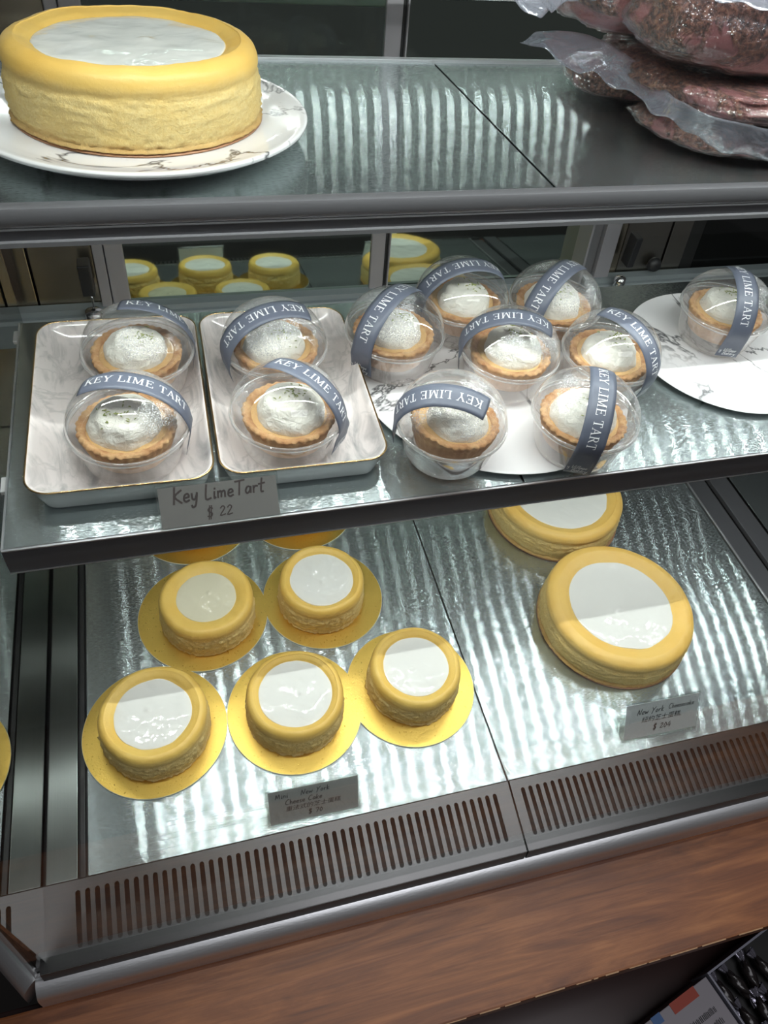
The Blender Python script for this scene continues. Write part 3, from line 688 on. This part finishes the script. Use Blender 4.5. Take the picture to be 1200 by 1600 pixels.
# ================================================================== MARBLE PLATES
def plate(name, label, loc, rot, r, h=0.008, group='marble plates'):
    t = empty(name, label, 'plate', loc, rot, group)
    th = 0.0035
    prof = sub([(r * .3, 0.001), (r * .62, 0.0), (r * .66, 0.0002), (r * .72, 0.0012), (r * .88, h * .42), (r * .985, h * .78), (r, h * .92), (r * .995, h), (r * .975, h * 1.02), (r * .90, h * .90), (r * .78, h * .80), (r * .4, h * .78)], 4)
    Geo().lathe(prof, 120).obj('plate_body', 'plate', t)
    return t
plate('marble_plate', 'round marble plate under the large cheesecake on the top shelf', on_top(-0.003, 0.118, 0.0004), TOPROT, 0.115, 0.0155)
plate('marble_plate', 'round marble plate crowded with tarts on the middle shelf', (0.285, 0.512, 0.2897), (0, 0, 0.7), 0.130, 0.0062)
plate('marble_plate', 'round marble plate carrying a single tart near the right end', (0.5465, 0.520, 0.2897), (0, 0, 2.0), 0.100, 0.0062)
p0 = on_top(-0.003, 0.1195, 0.0126)
thin_board('thin copper coloured board on the top shelf marble plate', p0, TOPROT, 0.0835)
p1 = on_top(-0.003, 0.1195, 0.0144)
cheesecake('big', 'large_cheesecake', 'large cheesecake with white cream centre on the top shelf', p1, TOPROT, 0.0845, 0.0460, 0.0605, 21, 0.0008, 0.0011, 'large cheesecakes')

# ================================================================== TRAYS
def rrect(cx, cy, hx, hy, rad, n=8):
    out = []
    for sx, sy, a0 in ((1, 1, 0), (-1, 1, PI / 2), (-1, -1, PI), (1, -1, 1.5 * PI)):
        for k in range(n + 1):
            a = a0 + PI / 2 * k / n; out.append((cx + sx * (hx - rad) + rad * math.cos(a), cy + sy * (hy - rad) + rad * math.sin(a)))
    return out
def loft(secs, cx, cy, cap0=True, cap1=True, n=8):
    g = Geo(); v = []; f = []; m = None
    for hx, hy, rad, z in secs:
        L = rrect(cx, cy, hx, hy, rad, n); m = len(L); v += [(x, y, z) for x, y in L]
    for j in range(len(secs) - 1):
        for k in range(m): f.append((j * m + k, j * m + (k + 1) % m, (j + 1) * m + (k + 1) % m, (j + 1) * m + k))
    if cap0: f.append(tuple(range(m))[::-1])
    if cap1: f.append(tuple(range((len(secs) - 1) * m, len(secs) * m)))
    return g.add(v, f)
def tray(label, cx, cy, hx, hy, rz):
    t = empty('marble_tray', label, 'tray', (cx, cy, 0.2898), (0, 0, rz), 'gold rimmed marble trays')
    H = 0.0235
    outer = [(hx - .010, hy - .008, .012, 0.0), (hx - .0082, hy - .0062, .013, 0.0005), (hx - .0075, hy - .0055, .0135, 0.002), (hx - .0038, hy - .003, .016, 0.012), (hx - .001, hy - .001, .018, H - .002), (hx, hy, .0185, H - .0004)]
    inner = [(hx, hy, .0185, H - .0004), (hx - .0006, hy - .0006, .0182, H + .0002), (hx - .002, hy - .002, .0175, H), (hx - .004, hy - .004, .0165, H - .004), (hx - .0125, hy - .0125, .016, .0105), (hx - .018, hy - .018, .015, .0072), (hx - .026, hy - .026, .012, .0060), (hx - .04, hy - .04, .006, .0058)]
    loft(outer, 0, 0, True, False).obj('outer_wall', 'tray_side', t)
    loft(inner, 0, 0, False, True).obj('tray_dish', 'tray', t)
    Geo().tube([(x, y, H) for x, y in rrect(0, 0, hx - .0003, hy - .0003, .0183, 10)], 0.0008, 6, True).obj('gold_rim', 'gilt', t)
    return t
tray('rectangular gold rimmed tray at the left end of the shelf', -0.0502, 0.5090, 0.0683, 0.1045, R(-1.0))
tray('rectangular gold rimmed tray beside the round plate of tarts', 0.0888, 0.5075, 0.0672, 0.1040, R(-0.6))

# ================================================================== TARTS IN DOMED CUPS
RIM, HR, HD = 0.0462, 0.035, 0.038
def make_cup():
    t = empty('domed_cup', '', 'food container')
    cup = sub([(0.0005, 0.0108), (0.0270, 0.0108), (0.0285, 0.0095), (0.0298, 0.0012), (0.0330, 0.0003), (0.0348, 0.0010), (0.0358, 0.0045)], 3) + sub([(0.0372, 0.0060), (0.0385, 0.012), (0.0415, 0.024), (0.0428, 0.0305), (0.0436, 0.0335)], 3)
    Geo().lathe(cup, 72, cap0=False, cap1=False).obj('cup', 'cup', t)
    rim = sub([(0.0436, 0.0325), (0.0455, 0.0330), (RIM, 0.0342), (RIM, 0.0362), (0.0452, 0.0372), (0.0440, 0.0365)], 3)
    d = [(0.0442, 0.0366), (0.0450, 0.0372)] + [(max(0.0003, 0.0457 * math.sin(R(a_))), 0.035 + 0.0378 * math.cos(R(a_))) for a_ in [84 - 84 * q / 36 for q in range(37)]]
    Geo().lathe(rim, 72, cap0=False, cap1=False).obj('rim_ring', 'rim', t)
    Geo().lathe(d, 72, cap0=False, cap1=False).obj('dome_lid', 'dome', t)
    return t
TR, TH = 0.0470, 0.0386
def tape_map(beta0, th0, thend_len):
    """(s along the strip from its start, w across) -> point in cup space with the strip running along +X"""
    def fn(s, w_, eps=0.0):
        b = w_ / TR + beta0
        r = TR + 0.0002 + eps; hh = TH + 0.0004 + eps
        arc = TR * (PI / 2 - th0) * 0.94
        if s < arc:
            th = th0 + (s / arc) * (PI / 2 - th0)
            cb = math.cos(b)
            return Vector((r * math.sin(th) * cb, r * math.sin(b) , HR + hh * math.cos(th) * cb))
        dwn = s - arc; cb = math.cos(b); k = min(1.0, dwn / 0.006)
        x = r * (cb * (1 - k) + k * (1.0 - 0.012 * 1)) - 0.20 * max(0, dwn - 0.002)
        return Vector((x, r * math.sin(b), HR - dwn))
    return fn
def add_tape(cup, az, th0, beta0, low, seed, logo=True, width=0.0222, tone=None):
    fn = tape_map(beta0, R(th0), low); arc = TR * (PI / 2 - R(th0)) * 0.94; total = arc + low
    n = 44; m = 6; v = []; f = []; rot = Matrix.Rotation(R(az), 4, 'Z')
    rnd = random.Random(seed); sk = rnd.uniform(-0.04, 0.04)
    for i in range(n + 1):
        for j in range(m + 1):
            s = total * i / n; w_ = (j / m - 0.5) * width
            wv = 0.00035 * math.sin(s * 260 + seed) * (1 if abs(s - arc) < 0.02 else 0.3)
            v.append(rot @ fn(s, w_ + sk * (s - arc * .5), wv * 0.6))
    for i in range(n):
        for j in range(m): f.append((i * (m + 1) + j, (i + 1) * (m + 1) + j, (i + 1) * (m + 1) + j + 1, i * (m + 1) + j + 1))
    tp = mesh_obj('paper_tape', v, f, 'tape', cup)
    md = tp.modifiers.new('thick', 'SOLIDIFY'); md.thickness = 0.00015; md.offset = -1
    ps, xe = serif_polys('KEY LIME TART', 0.0076, 0.0, 0.00018)
    x0 = 0.0055
    poly_mesh('lettering', ps, lambda x, y: rot @ fn(x + x0, (y - 0.0038) + sk * (x + x0 - arc * .5), 0.00055), 'white_print', tp)
    if logo:
        a, _ = hand_polys('Village', 0.0042, 0.13, 0.3); b, _ = hand_polys('Bakery', 0.0042, 0.13, 0.3, 0.0008, -0.0044)
        lf, _ = hand_polys('y', 0.004, 0.12, 0.0, -0.003, -0.0005)
        # the mark sits across the low end of the strip, reading along its width
        poly_mesh('shop_mark', a + b + lf, lambda x, y: rot @ fn(total - 0.0075 - y * 1.0, (x - 0.0066) + sk * (total - arc * .5), 0.00075), 'white_print', tp, False)
    return tp

def make_tart(seed):
    rnd = random.Random(seed); off = Vector((seed * 1.7, 2.2, seed))
    t = empty('key_lime_tart', '', 'tart')
    prof = sub([(0.006, 0.0), (0.0262, 0.0), (0.0282, 0.004), (0.0318, 0.018), (0.0338, 0.0265), (0.0342, 0.0290), (0.0330, 0.0305), (0.0312, 0.0303), (0.0288, 0.0287), (0.0262, 0.0268), (0.010, 0.0245)], 4)
    def fn(p, a, j):
        r, z = prof[j]; k = 1.0
        if r > 0.027 and z > 0.002 and j < len(prof) * .72: k += 0.020 * (abs(math.sin(a * 18)) * 2 - 1) * min(1, z / 0.01)
        k += noise.noise(p * 180 + off) * 0.03 * (1 if r > .028 else 0)
        dz = noise.noise(Vector((math.cos(a), math.sin(a), 0)) * 3.1 + off) * 0.0016 + noise.noise(p * 260 + off) * 0.0009 if z > 0.024 and r > .028 else 0
        return Vector((p.x * k, p.y * k, p.z + dz))
    Geo().lathe(prof, 150, fn).obj('pastry_shell', 'crust', t)
    Geo().lathe([(0.0290, 0.0240), (0.0284, 0.0276), (0.0258, 0.0276), (0.005, 0.0276)], 60, lambda p, a, j: p + Vector((0, 0, noise.noise(p * 90 + off) * .0006)), cap0=False).obj('lime_filling', 'curd', t)
    cr = 0.0252 + rnd.uniform(-0.001, 0.0012); hc = 0.0225 + rnd.uniform(-0.002, 0.003)
    cp = [(cr * math.sin(u) ** 0.62 if u > 0 else 0, 0.0262 + hc * math.cos(u) ** 1.0 if u < PI / 2 else 0.0262) for u in [PI / 2 * (1 - i / 26) for i in range(27)]]
    cp[-1] = (0.0003, 0.0262 + hc); cp = [(cr * .93, 0.0255)] + cp
    ox, oy = rnd.uniform(-.0014, .0014), rnd.uniform(-.0014, .0014); tw = rnd.choice((-1, 1))
    def fc(p, a, j):
        r, z = cp[j]; u = r / cr
        swirl = math.sin(tw * a + u * 11 + seed + 1.5 * noise.noise(p * 60 + off)); k = 1 + 0.028 * swirl * (0.3 + u) + noise.noise(p * 130 + off) * 0.05 + noise.noise(Vector((math.cos(a), math.sin(a), 0)) * 1.2 + off) * .06
        return Vector((p.x * k + ox, p.y * k + oy, z + 0.0016 * swirl * math.sin(PI * min(1, u * 1.05)) + noise.noise(p * 200 + off) * 0.0009 + noise.noise(p * 480 + off) * 0.0004))
    Geo().lathe(cp, 96, fc).obj('cream_swirl', 'whip', t)
    g = Geo(); cx, cy = rnd.uniform(-.006, .006), rnd.uniform(-.006, .006)
    for k in range(rnd.randint(20, 32)):
        a = rnd.uniform(0, 2 * PI); rr = abs(rnd.gauss(0, .0090)); x = cx + rr * math.cos(a); y = cy + rr * math.sin(a); rho = math.hypot(x - ox, y - oy)
        if rho > cr * .9: continue
        u = math.asin(min(1, (rho / cr) ** (1 / .62))); z = 0.0262 + hc * math.cos(u) + 0.0010
        b = rnd.uniform(0, 2 * PI); L = rnd.uniform(.0014, .0034)
        q = [Vector((x, y, z + .0004)) + Vector((math.cos(b + c * .5), math.sin(b + c * .5), 0)) * (c * L) for c in (-.5, 0, .5)]
        g.tube([q[0], q[1] + Vector((0, 0, .0004)), q[2]], [.00028, .00052, .00026], 5)
    z = g.obj('lime_zest', 'zest', t); z['kind'] = 'stuff'
    return t
# position x, y, z; strip azimuth, start angle, side offset, drop below rim, label
S0 = 0.2960; PZ = 0.2950
tarts = [
 ('D1', -0.0314, 0.5415, S0, -8, -14, 0.26, 0.020, 'rear cup in the left tray'),
 ('D2', 0.0825, 0.5367, S0, 192, -38, 0.10, 0.020, 'rear cup in the tray next to the round plate'),
 ('D3', -0.0427, 0.4523, S0, -13, -42, 0.12, 0.024, 'front cup in the left tray'),
 ('D4', 0.0790, 0.4495, S0, -42, -28, 0.22, 0.026, 'front cup in the tray next to the round plate'),
 ('D5', 0.1936, 0.5440, PZ, 222, -36, -0.10, 0.026, 'leftmost cup on the round plate'),
 ('D6', 0.2730, 0.5870, PZ, 184, -50, 0.04, 0.020, 'rearmost fogged cup on the round plate'),
 ('D7', 0.3653, 0.5712, PZ, 214, -38, 0.02, 0.020, 'cup at the right rear of the round plate'),
 ('D8', 0.2914, 0.5032, PZ, 160, -42, 0.08, 0.020, 'cup in the middle of the round plate'),
 ('D9', 0.3865, 0.4875, PZ, -62, -28, -0.02, 0.022, 'fogged cup over the right edge of the round plate'),
 ('D10', 0.2098, 0.4215, 0.2960, 155, -34, 0.24, 0.018, 'nearest cup, tipped off the front of the round plate'),
 ('D11', 0.3249, 0.4105, PZ, -113, -27, 0.06, 0.029, 'cup at the front right edge of the round plate'),
 ('D12', 0.5433, 0.5405, PZ, -108, -36, 0.04, 0.028, 'only cup on the far right marble plate'),
]
cup0 = make_cup(); first = True
srcs = [make_tart(31 + k) for k in range(4)]; used = set()
for i, (nm, x, y, z, az, th0, be, low, wh) in enumerate(tarts):
    rot = (0, 0, 0)
    if nm == 'D10': rot = (R(2.6), R(-2.4), 0)
    # cup
    if first: c = cup0; c.location = (x, y, z); c.rotation_euler = rot; c['group'] = 'clear domed cups'; first = False
    else: c = None
    lab = 'clear domed cup with slate tape, ' + wh
    if c is None:
        c = cup0.copy(); C.objects.link(c); c.location = (x, y, z); c.rotation_euler = rot
        for ch in list(cup0.children):
            if ch.name.split('.')[0] in ('cup', 'rim_ring', 'dome_lid'): part_copy(ch, c)
    c['label'] = lab
    add_tape(c, az, th0, be, low, i * 3 + 1)
    k = i % 4; rz = i * 1.7
    tz = z + 0.0112
    if k not in used: t = srcs[k]; used.add(k)
    else: t = dup(srcs[k], '', (0, 0, 0))
    t.scale = (1.07, 1.07, 0.80); t.location = (x + (0.001 if i % 2 else -0.001), y, tz); t.rotation_euler = (rot[0], rot[1], rz)
    t['label'] = 'key lime tart inside the ' + wh; t['group'] = 'key lime tarts'

# ================================================================== PRICE CARDS
def price_card(label, origin, wd, hgt, lean, mat, polys, ink, foot, rz=0.0, mg=0.0015):
    t = empty('price_card', label, 'price tag', origin, (0, 0, rz), 'handwritten price cards')
    ux = Vector((1, 0, 0)); uy = Vector((0, math.sin(lean), math.cos(lean))); nn = Vector((0, -math.cos(lean), math.sin(lean)))
    def F(x, y, e=0.0): return ux * x + uy * y + nn * e
    def sheet(x0, x1, y0, y1, e0, e1):
        return Geo().add([F(x0, y0, e0), F(x1, y0, e0), F(x1, y1, e0), F(x0, y1, e0), F(x0, y0, e1), F(x1, y0, e1), F(x1, y1, e1), F(x0, y1, e1)], [(0, 3, 2, 1), (4, 5, 6, 7), (0, 1, 5, 4), (1, 2, 6, 5), (2, 3, 7, 6), (3, 0, 4, 7)])
    sheet(-mg, wd + mg, 0, hgt, 0.0006, 0.0014).obj('acrylic_holder', 'acrylic', t, False)
    if foot: Geo().box(-mg, wd + mg, 0.0005, foot, 0.0, 0.0014).obj('holder_foot', 'acrylic', t, False)
    sheet(0.0, wd, 0.001, hgt - 0.003, -0.0004, 0.0).obj('paper_card', mat, t, False)
    Geo().box(-mg, wd + mg, 0, 0, 0, 0) 
    e = sheet(-mg, wd + mg, hgt - 0.0012, hgt, -0.0002, 0.0018).obj('polished_edge', 'acrylic', t, False)
    poly_mesh('handwriting', polys, lambda x, y: F(x, y, 0.00025), ink, t, False)
    return t
A, xe = hand_polys('Key', .0115, .13, .12, .0095, .0195); B, _ = hand_polys('Lime', .0108, .13, .12, .0330, .0195); D, _ = hand_polys('Tart', .0108, .13, .12, .0555, .0200)
E_, _ = hand_polys('$ 22', .0085, .11, .12, .0330, .0055)
price_card('grey key lime tart price card standing at the middle shelf edge', (-0.0270, 0.3762, 0.2905), 0.0880, 0.0345, R(45), 'card', A + B + D + E_, 'ink', 0, 0.008)
L1, _ = hand_polys('Mini', .0062, .10, .15, .006, .0325); L2, _ = hand_polys('New York', .0062, .10, .15, .0300, .0325)
L3, _ = hand_polys('Cheese Cake', .0062, .10, .15, .0150, .0235); L4 = cjk_polys('重法式的芝士蛋糕', .0066, .0150, .0155); L5, _ = hand_polys('$ 70', .0062, .10, .12, .036, .0065)
price_card('dark grey mini cheesecake price card before the gold boards', (0.0285, 0.2420, 0.0006), 0.0850, 0.0450, R(24), 'card_grey', L1 + L2 + L3 + L4 + L5, 'ink_dark', 0.022, -0.01, 0.0025)
K1, _ = hand_polys('New York', .0072, .10, .2, .013, .0300); K2, _ = hand_polys('Cheesecake', .0062, .10, .15, .0505, .0310)
K3 = cjk_polys('紐約芝士蛋糕,', .0078, .0190, .0200); K4, _ = hand_polys('$ 204', .0075, .10, .15, .0335, .0080)
price_card('pale cheesecake price card before the large cheesecake', (0.4055, 0.2475, 0.0006), 0.0870, 0.0465, R(30), 'card_pale', K1 + K2 + K3 + K4, 'ink_dark', 0.026, -0.015, 0.0010)

# ================================================================== VACUUM PACKED MEAT
def blob(a, b, c, seed, amp=0.10, e=0.55, n=64, m=30, film=0.0):
    off = Vector((seed * 3.7, seed * 1.3, seed * 2.1)); g = Geo(); v = []; f = []
    def sp(x, p): return math.copysign(abs(x) ** p, x)
    for j in range(m + 1):
        ph = -PI / 2 + PI * j / m
        for k in range(n):
            th = 2 * PI * k / n
            p = Vector((sp(math.cos(ph), e) * sp(math.cos(th), .75) , sp(math.cos(ph), e) * sp(math.sin(th), .75), sp(math.sin(ph), .8)))
            d = 1 + amp * noise.noise(p * 1.5 + off) + amp * .5 * noise.noise(p * 4 + off) + 0.015 * noise.noise(p * 14 + off)
            if film: d += 0.030 * abs(noise.noise(Vector((p.x * 4, p.y * 4, p.z * 9)) + off * 2)) + 0.020 * abs(noise.noise(p * 15 + off))
            v.append(Vector((p.x * (a + film) * d, p.y * (b + film) * d, p.z * (c + film * .5) * d)))
    for j in range(m):
        for k in range(n): f.append((j * n + k, j * n + (k + 1) % n, (j + 1) * n + (k + 1) % n, (j + 1) * n + k))
    return g.add(v, f)
def pack(label, u, vv, h, a, b, c, rz, seed, tilt=(0, 0)):
    t = empty('vacuum_packed_meat', label, 'packed meat', on_top(u, vv, h), (R(-4) + tilt[0], tilt[1], rz), 'vacuum packed slabs of cured meat')
    blob(a, b, c, seed).obj('meat_slab', 'meat', t)
    blob(a, b, c, seed, film=0.0016, n=110, m=52).obj('film_wrap', 'film', t)
    return t
pack('small pink slab end lowest in the pile, farther from the glass', 0.452, 0.206, 0.0150, 0.082, 0.048, 0.0135, R(-4), 3)
pack('flat dark slab lowest in the pile, nearest to the glass', 0.478, 0.086, 0.0135, 0.096, 0.062, 0.0120, R(-6), 5)
p3 = pack('wide slab in the middle layer with a loose film skirt', 0.480, 0.118, 0.0415, 0.113, 0.103, 0.0135, R(-4), 7)
p4 = pack('rounded upper slab farther back on the pile', 0.405, 0.190, 0.0825, 0.076, 0.052, 0.0240, R(10), 9)
p5 = pack('biggest upper slab with crumpled film over its top', 0.446, 0.082, 0.0885, 0.098, 0.052, 0.0310, R(-2), 11)
def film_sheet(name, outer, inner, parent, seed, rows=10, amp=0.004):
    A_ = sub([Vector(on_top(*p)) for p in outer], 8); B_ = sub([Vector(on_top(*p)) for p in inner], 8)
    n = 90; v = []; f = []
    def at(L, t): 
        x = t * (len(L) - 1); i = min(int(x), len(L) - 2); return L[i].lerp(L[i + 1], x - i)
    for i in range(n + 1):
        for j in range(rows + 1):
            p = at(A_, i / n).lerp(at(B_, i / n), j / rows); k = 1 - j / rows
            q = p + Vector((noise.noise(p * 38 + Vector((seed, 0, 0))), noise.noise(p * 45 + Vector((0, seed, 0))), noise.noise(p * 60 + Vector((0, 0, seed))) * 1.4)) * amp * (0.4 + k)
            v.append(q)
    for i in range(n):
        for j in range(rows): f.append((i * (rows + 1) + j, (i + 1) * (rows + 1) + j, (i + 1) * (rows + 1) + j + 1, i * (rows + 1) + j + 1))
    o = mesh_obj(name, v, f, 'flap', None); o.parent = parent
    bpy.context.view_layer.update()
    o.matrix_parent_inverse = parent.matrix_world.inverted()
    md = o.modifiers.new('thick', 'SOLIDIFY'); md.thickness = 0.0004
    return o
OUT = [(0.29, 0.157, 0.05), (0.301, 0.142, 0.048), (0.328, 0.126, 0.04), (0.345, 0.113, 0.036), (0.357, 0.106, 0.034), (0.364, 0.085, 0.032), (0.366, 0.07, 0.029), (0.381, 0.054, 0.026), (0.391, 0.036, 0.022), (0.404, 0.025, 0.018), (0.422, 0.019, 0.015), (0.442, 0.008, 0.012), (0.47, 0.0, 0.010)]
INN = [(0.312, 0.178, 0.054), (0.330, 0.170, 0.056), (0.352, 0.161, 0.056), (0.368, 0.134, 0.052), (0.375, 0.091, 0.046), (0.375, 0.056, 0.042), (0.382, 0.034, 0.039), (0.40, 0.022, 0.037), (0.425, 0.010, 0.036), (0.455, 0.004, 0.035)]
film_sheet('film_skirt', OUT, INN, p3, 2.0, amp=0.003)
film_sheet('film_skirt', [(0.232, 0.062, 0.1), (0.253, 0.056, 0.09), (0.273, 0.077, 0.09), (0.300, 0.100, 0.09), (0.333, 0.115, 0.09)], [(0.245, 0.095, 0.112), (0.270, 0.105, 0.108), (0.300, 0.130, 0.104), (0.335, 0.150, 0.100), (0.360, 0.160, 0.098)], p4, 5.0, 8, 0.002)
film_sheet('film_skirt', [(0.335, 0.052, 0.126), (0.348, 0.024, 0.115), (0.372, 0.012, 0.108), (0.410, 0.006, 0.104), (0.455, 0.002, 0.100)], [(0.360, 0.100, 0.120), (0.385, 0.090, 0.124), (0.415, 0.085, 0.126), (0.450, 0.080, 0.126), (0.500, 0.070, 0.124)], p5, 8.0, 8, 0.003)

# ================================================================== BELOW THE CASE
ledge = Geo().box(-0.6, 1.3, 0.058, 0.1548, -0.092, -0.060, 0.002).obj('wooden_ledge', 'wood', None, False)
tag(ledge, 'worn walnut brown wooden ledge running below the glass', 'ledge')
g = Geo(); rnd = random.Random(2); x = 0.10
while x < 0.75:
    L = rnd.uniform(0.004, 0.03); e = rnd.uniform(0.0003, 0.0009)
    g.box(x, x + L, 0.0577, 0.0580 + e, -0.0606 - e, -0.0597); x += L + rnd.uniform(0.002, 0.02)
w_ = g.obj('worn_edge', plain('bare_worn_wood', (0.30, 0.17, 0.09), 0.7), ledge, False); w_['kind'] = 'stuff'
low = empty('lower_shelf', 'dark glossy lower shelf under the wooden ledge', 'shelf', (0, 0, -0.33))
Geo().box(-0.6, 1.3, -0.25, 0.15, -0.02, 0.0, 0.002).obj('shelf_board', 'dark_board', low, False)
Geo().box(-0.6, 1.3, 0.150, 0.165, -0.3, 0.237, 0.001).obj('back_board', 'dark_board', low, False)
lf = empty('paper_box', 'white printed paper box with blue and red tabs', 'box', (0.5250, 0.0440, -0.330), (0, 0, R(14.5)))
Geo().box(-0.105, 0.0, -0.16, 0.0, 0.0, 0.046, 0.0008).obj('carton', plain('white_card', (0.36, 0.34, 0.37), 0.5), lf, False)
Geo().box(-0.092, -0.078, -0.0095, 0.0006, 0.0462, 0.0466).obj('blue_tab', plain('blue_tab', (0.06, 0.16, 0.38), 0.5), lf, False)
Geo().box(-0.062, -0.022, -0.0110, 0.0006, 0.0462, 0.0466).obj('red_tab', plain('red_tab', (0.42, 0.06, 0.03), 0.5), lf, False)
g = Geo(); rnd = random.Random(4)
for row in range(4):
    x = -0.062 + row * 0.003
    while x < -0.014:
        wq = rnd.uniform(.0006, .0014); g.box(x, x + wq, -0.033 - row * 0.0125, -0.027 - row * 0.0125 + rnd.uniform(-.001, .001), 0.0462, 0.0464); x += wq + rnd.uniform(.0005, .0015)
g.obj('printed_bars', plain('black_print', (0.03, 0.03, 0.035), 0.5), lf, False)
binn = empty('display_bin', 'open grey plastic bin beside the white paper box', 'bin', (0.5275, 0.0446, -0.330), (0, 0, R(14.5)))
g = Geo(); g.box(0.0, 0.22, 0.0, 0.0025, 0, 0.050, .0005); g.box(0.0, 0.0025, -0.16, 0.0, 0, 0.050, .0005); g.box(0.2175, 0.22, -0.16, 0.0, 0, 0.05, .0005); g.box(0, 0.22, -0.16, 0.0, 0.0, 0.002)
g.obj('bin_walls', plain('grey_bin', (0.34, 0.35, 0.42), 0.3), binn, False)
dark_wrap = plain('dark_candy_wrapper', (0.022, 0.018, 0.018), 0.22, bump=0.8, bscale=120)
twist_m = plain('shiny_wrapper_twist', (0.32, 0.31, 0.38), 0.18, 0.8, bump=0.9, bscale=200)
def candy(label, loc, rz, s, tilt=0.0):
    t = empty('wrapped_sweet', label, 'sweet', loc, (tilt, 0, rz), 'dark wrapped sweets in the bin')
    pr_ = sub([(0.0015 * s, -.017 * s), (.0045 * s, -.013 * s), (.006 * s, -.006 * s), (.0062 * s, .004 * s), (.0048 * s, .012 * s), (.0015 * s, .016 * s)], 3)
    def fs(p, a, j): return p * (1 + .12 * math.sin(a * 3 + p.z * 300))
    b = Geo().lathe(pr_, 24, fs).obj('sweet_body', dark_wrap, t); b.rotation_euler = (R(90), 0, 0)
    for sgn in (-1, 1):
        g = Geo(); pts = sub([(.0012 * s, 0.0), (.0038 * s, .004 * s), (.0062 * s, .0105 * s)], 3)
        g.lathe(pts, 24, lambda p, a, j: Vector((p.x * (1 + .25 * math.sin(a * 6)), p.y * (1 + .25 * math.sin(a * 6)) * .55, p.z)), cap0=False, cap1=False)
        w_ = g.obj('wrapper_twist', twist_m, t); w_.rotation_euler = (R(90) if sgn < 0 else R(-90), 0, 0); w_.location = (0, sgn * .0155 * s, 0)
    return t
cw = ['nearest the white box corner', 'second along the bin rim', 'third along the bin rim', 'farthest along the bin rim', 'below the first one by the box edge', 'in the middle of the second row', 'at the picture corner end of the second row', 'lowest by the box edge', 'lowest near the frame edge']
for i, (x, y) in enumerate([(0.545, 0.020), (0.566, 0.027), (0.587, 0.031), (0.610, 0.032), (0.560, -0.012), (0.582, -0.008), (0.604, -0.004), (0.577, -0.042), (0.600, -0.040)]):
    candy('dark wrapped sweet ' + cw[i], (x, y, -0.2945 + 0.002 * (i % 2)), R(18 + 14 * math.sin(i * 2.3)), 1.05, R(6))
f_ = Geo().box(0.0025, 0.2175, -0.158, -0.0005, 0.0022, 0.0240, 0.002).obj('bin_liner', 'black', binn, False)
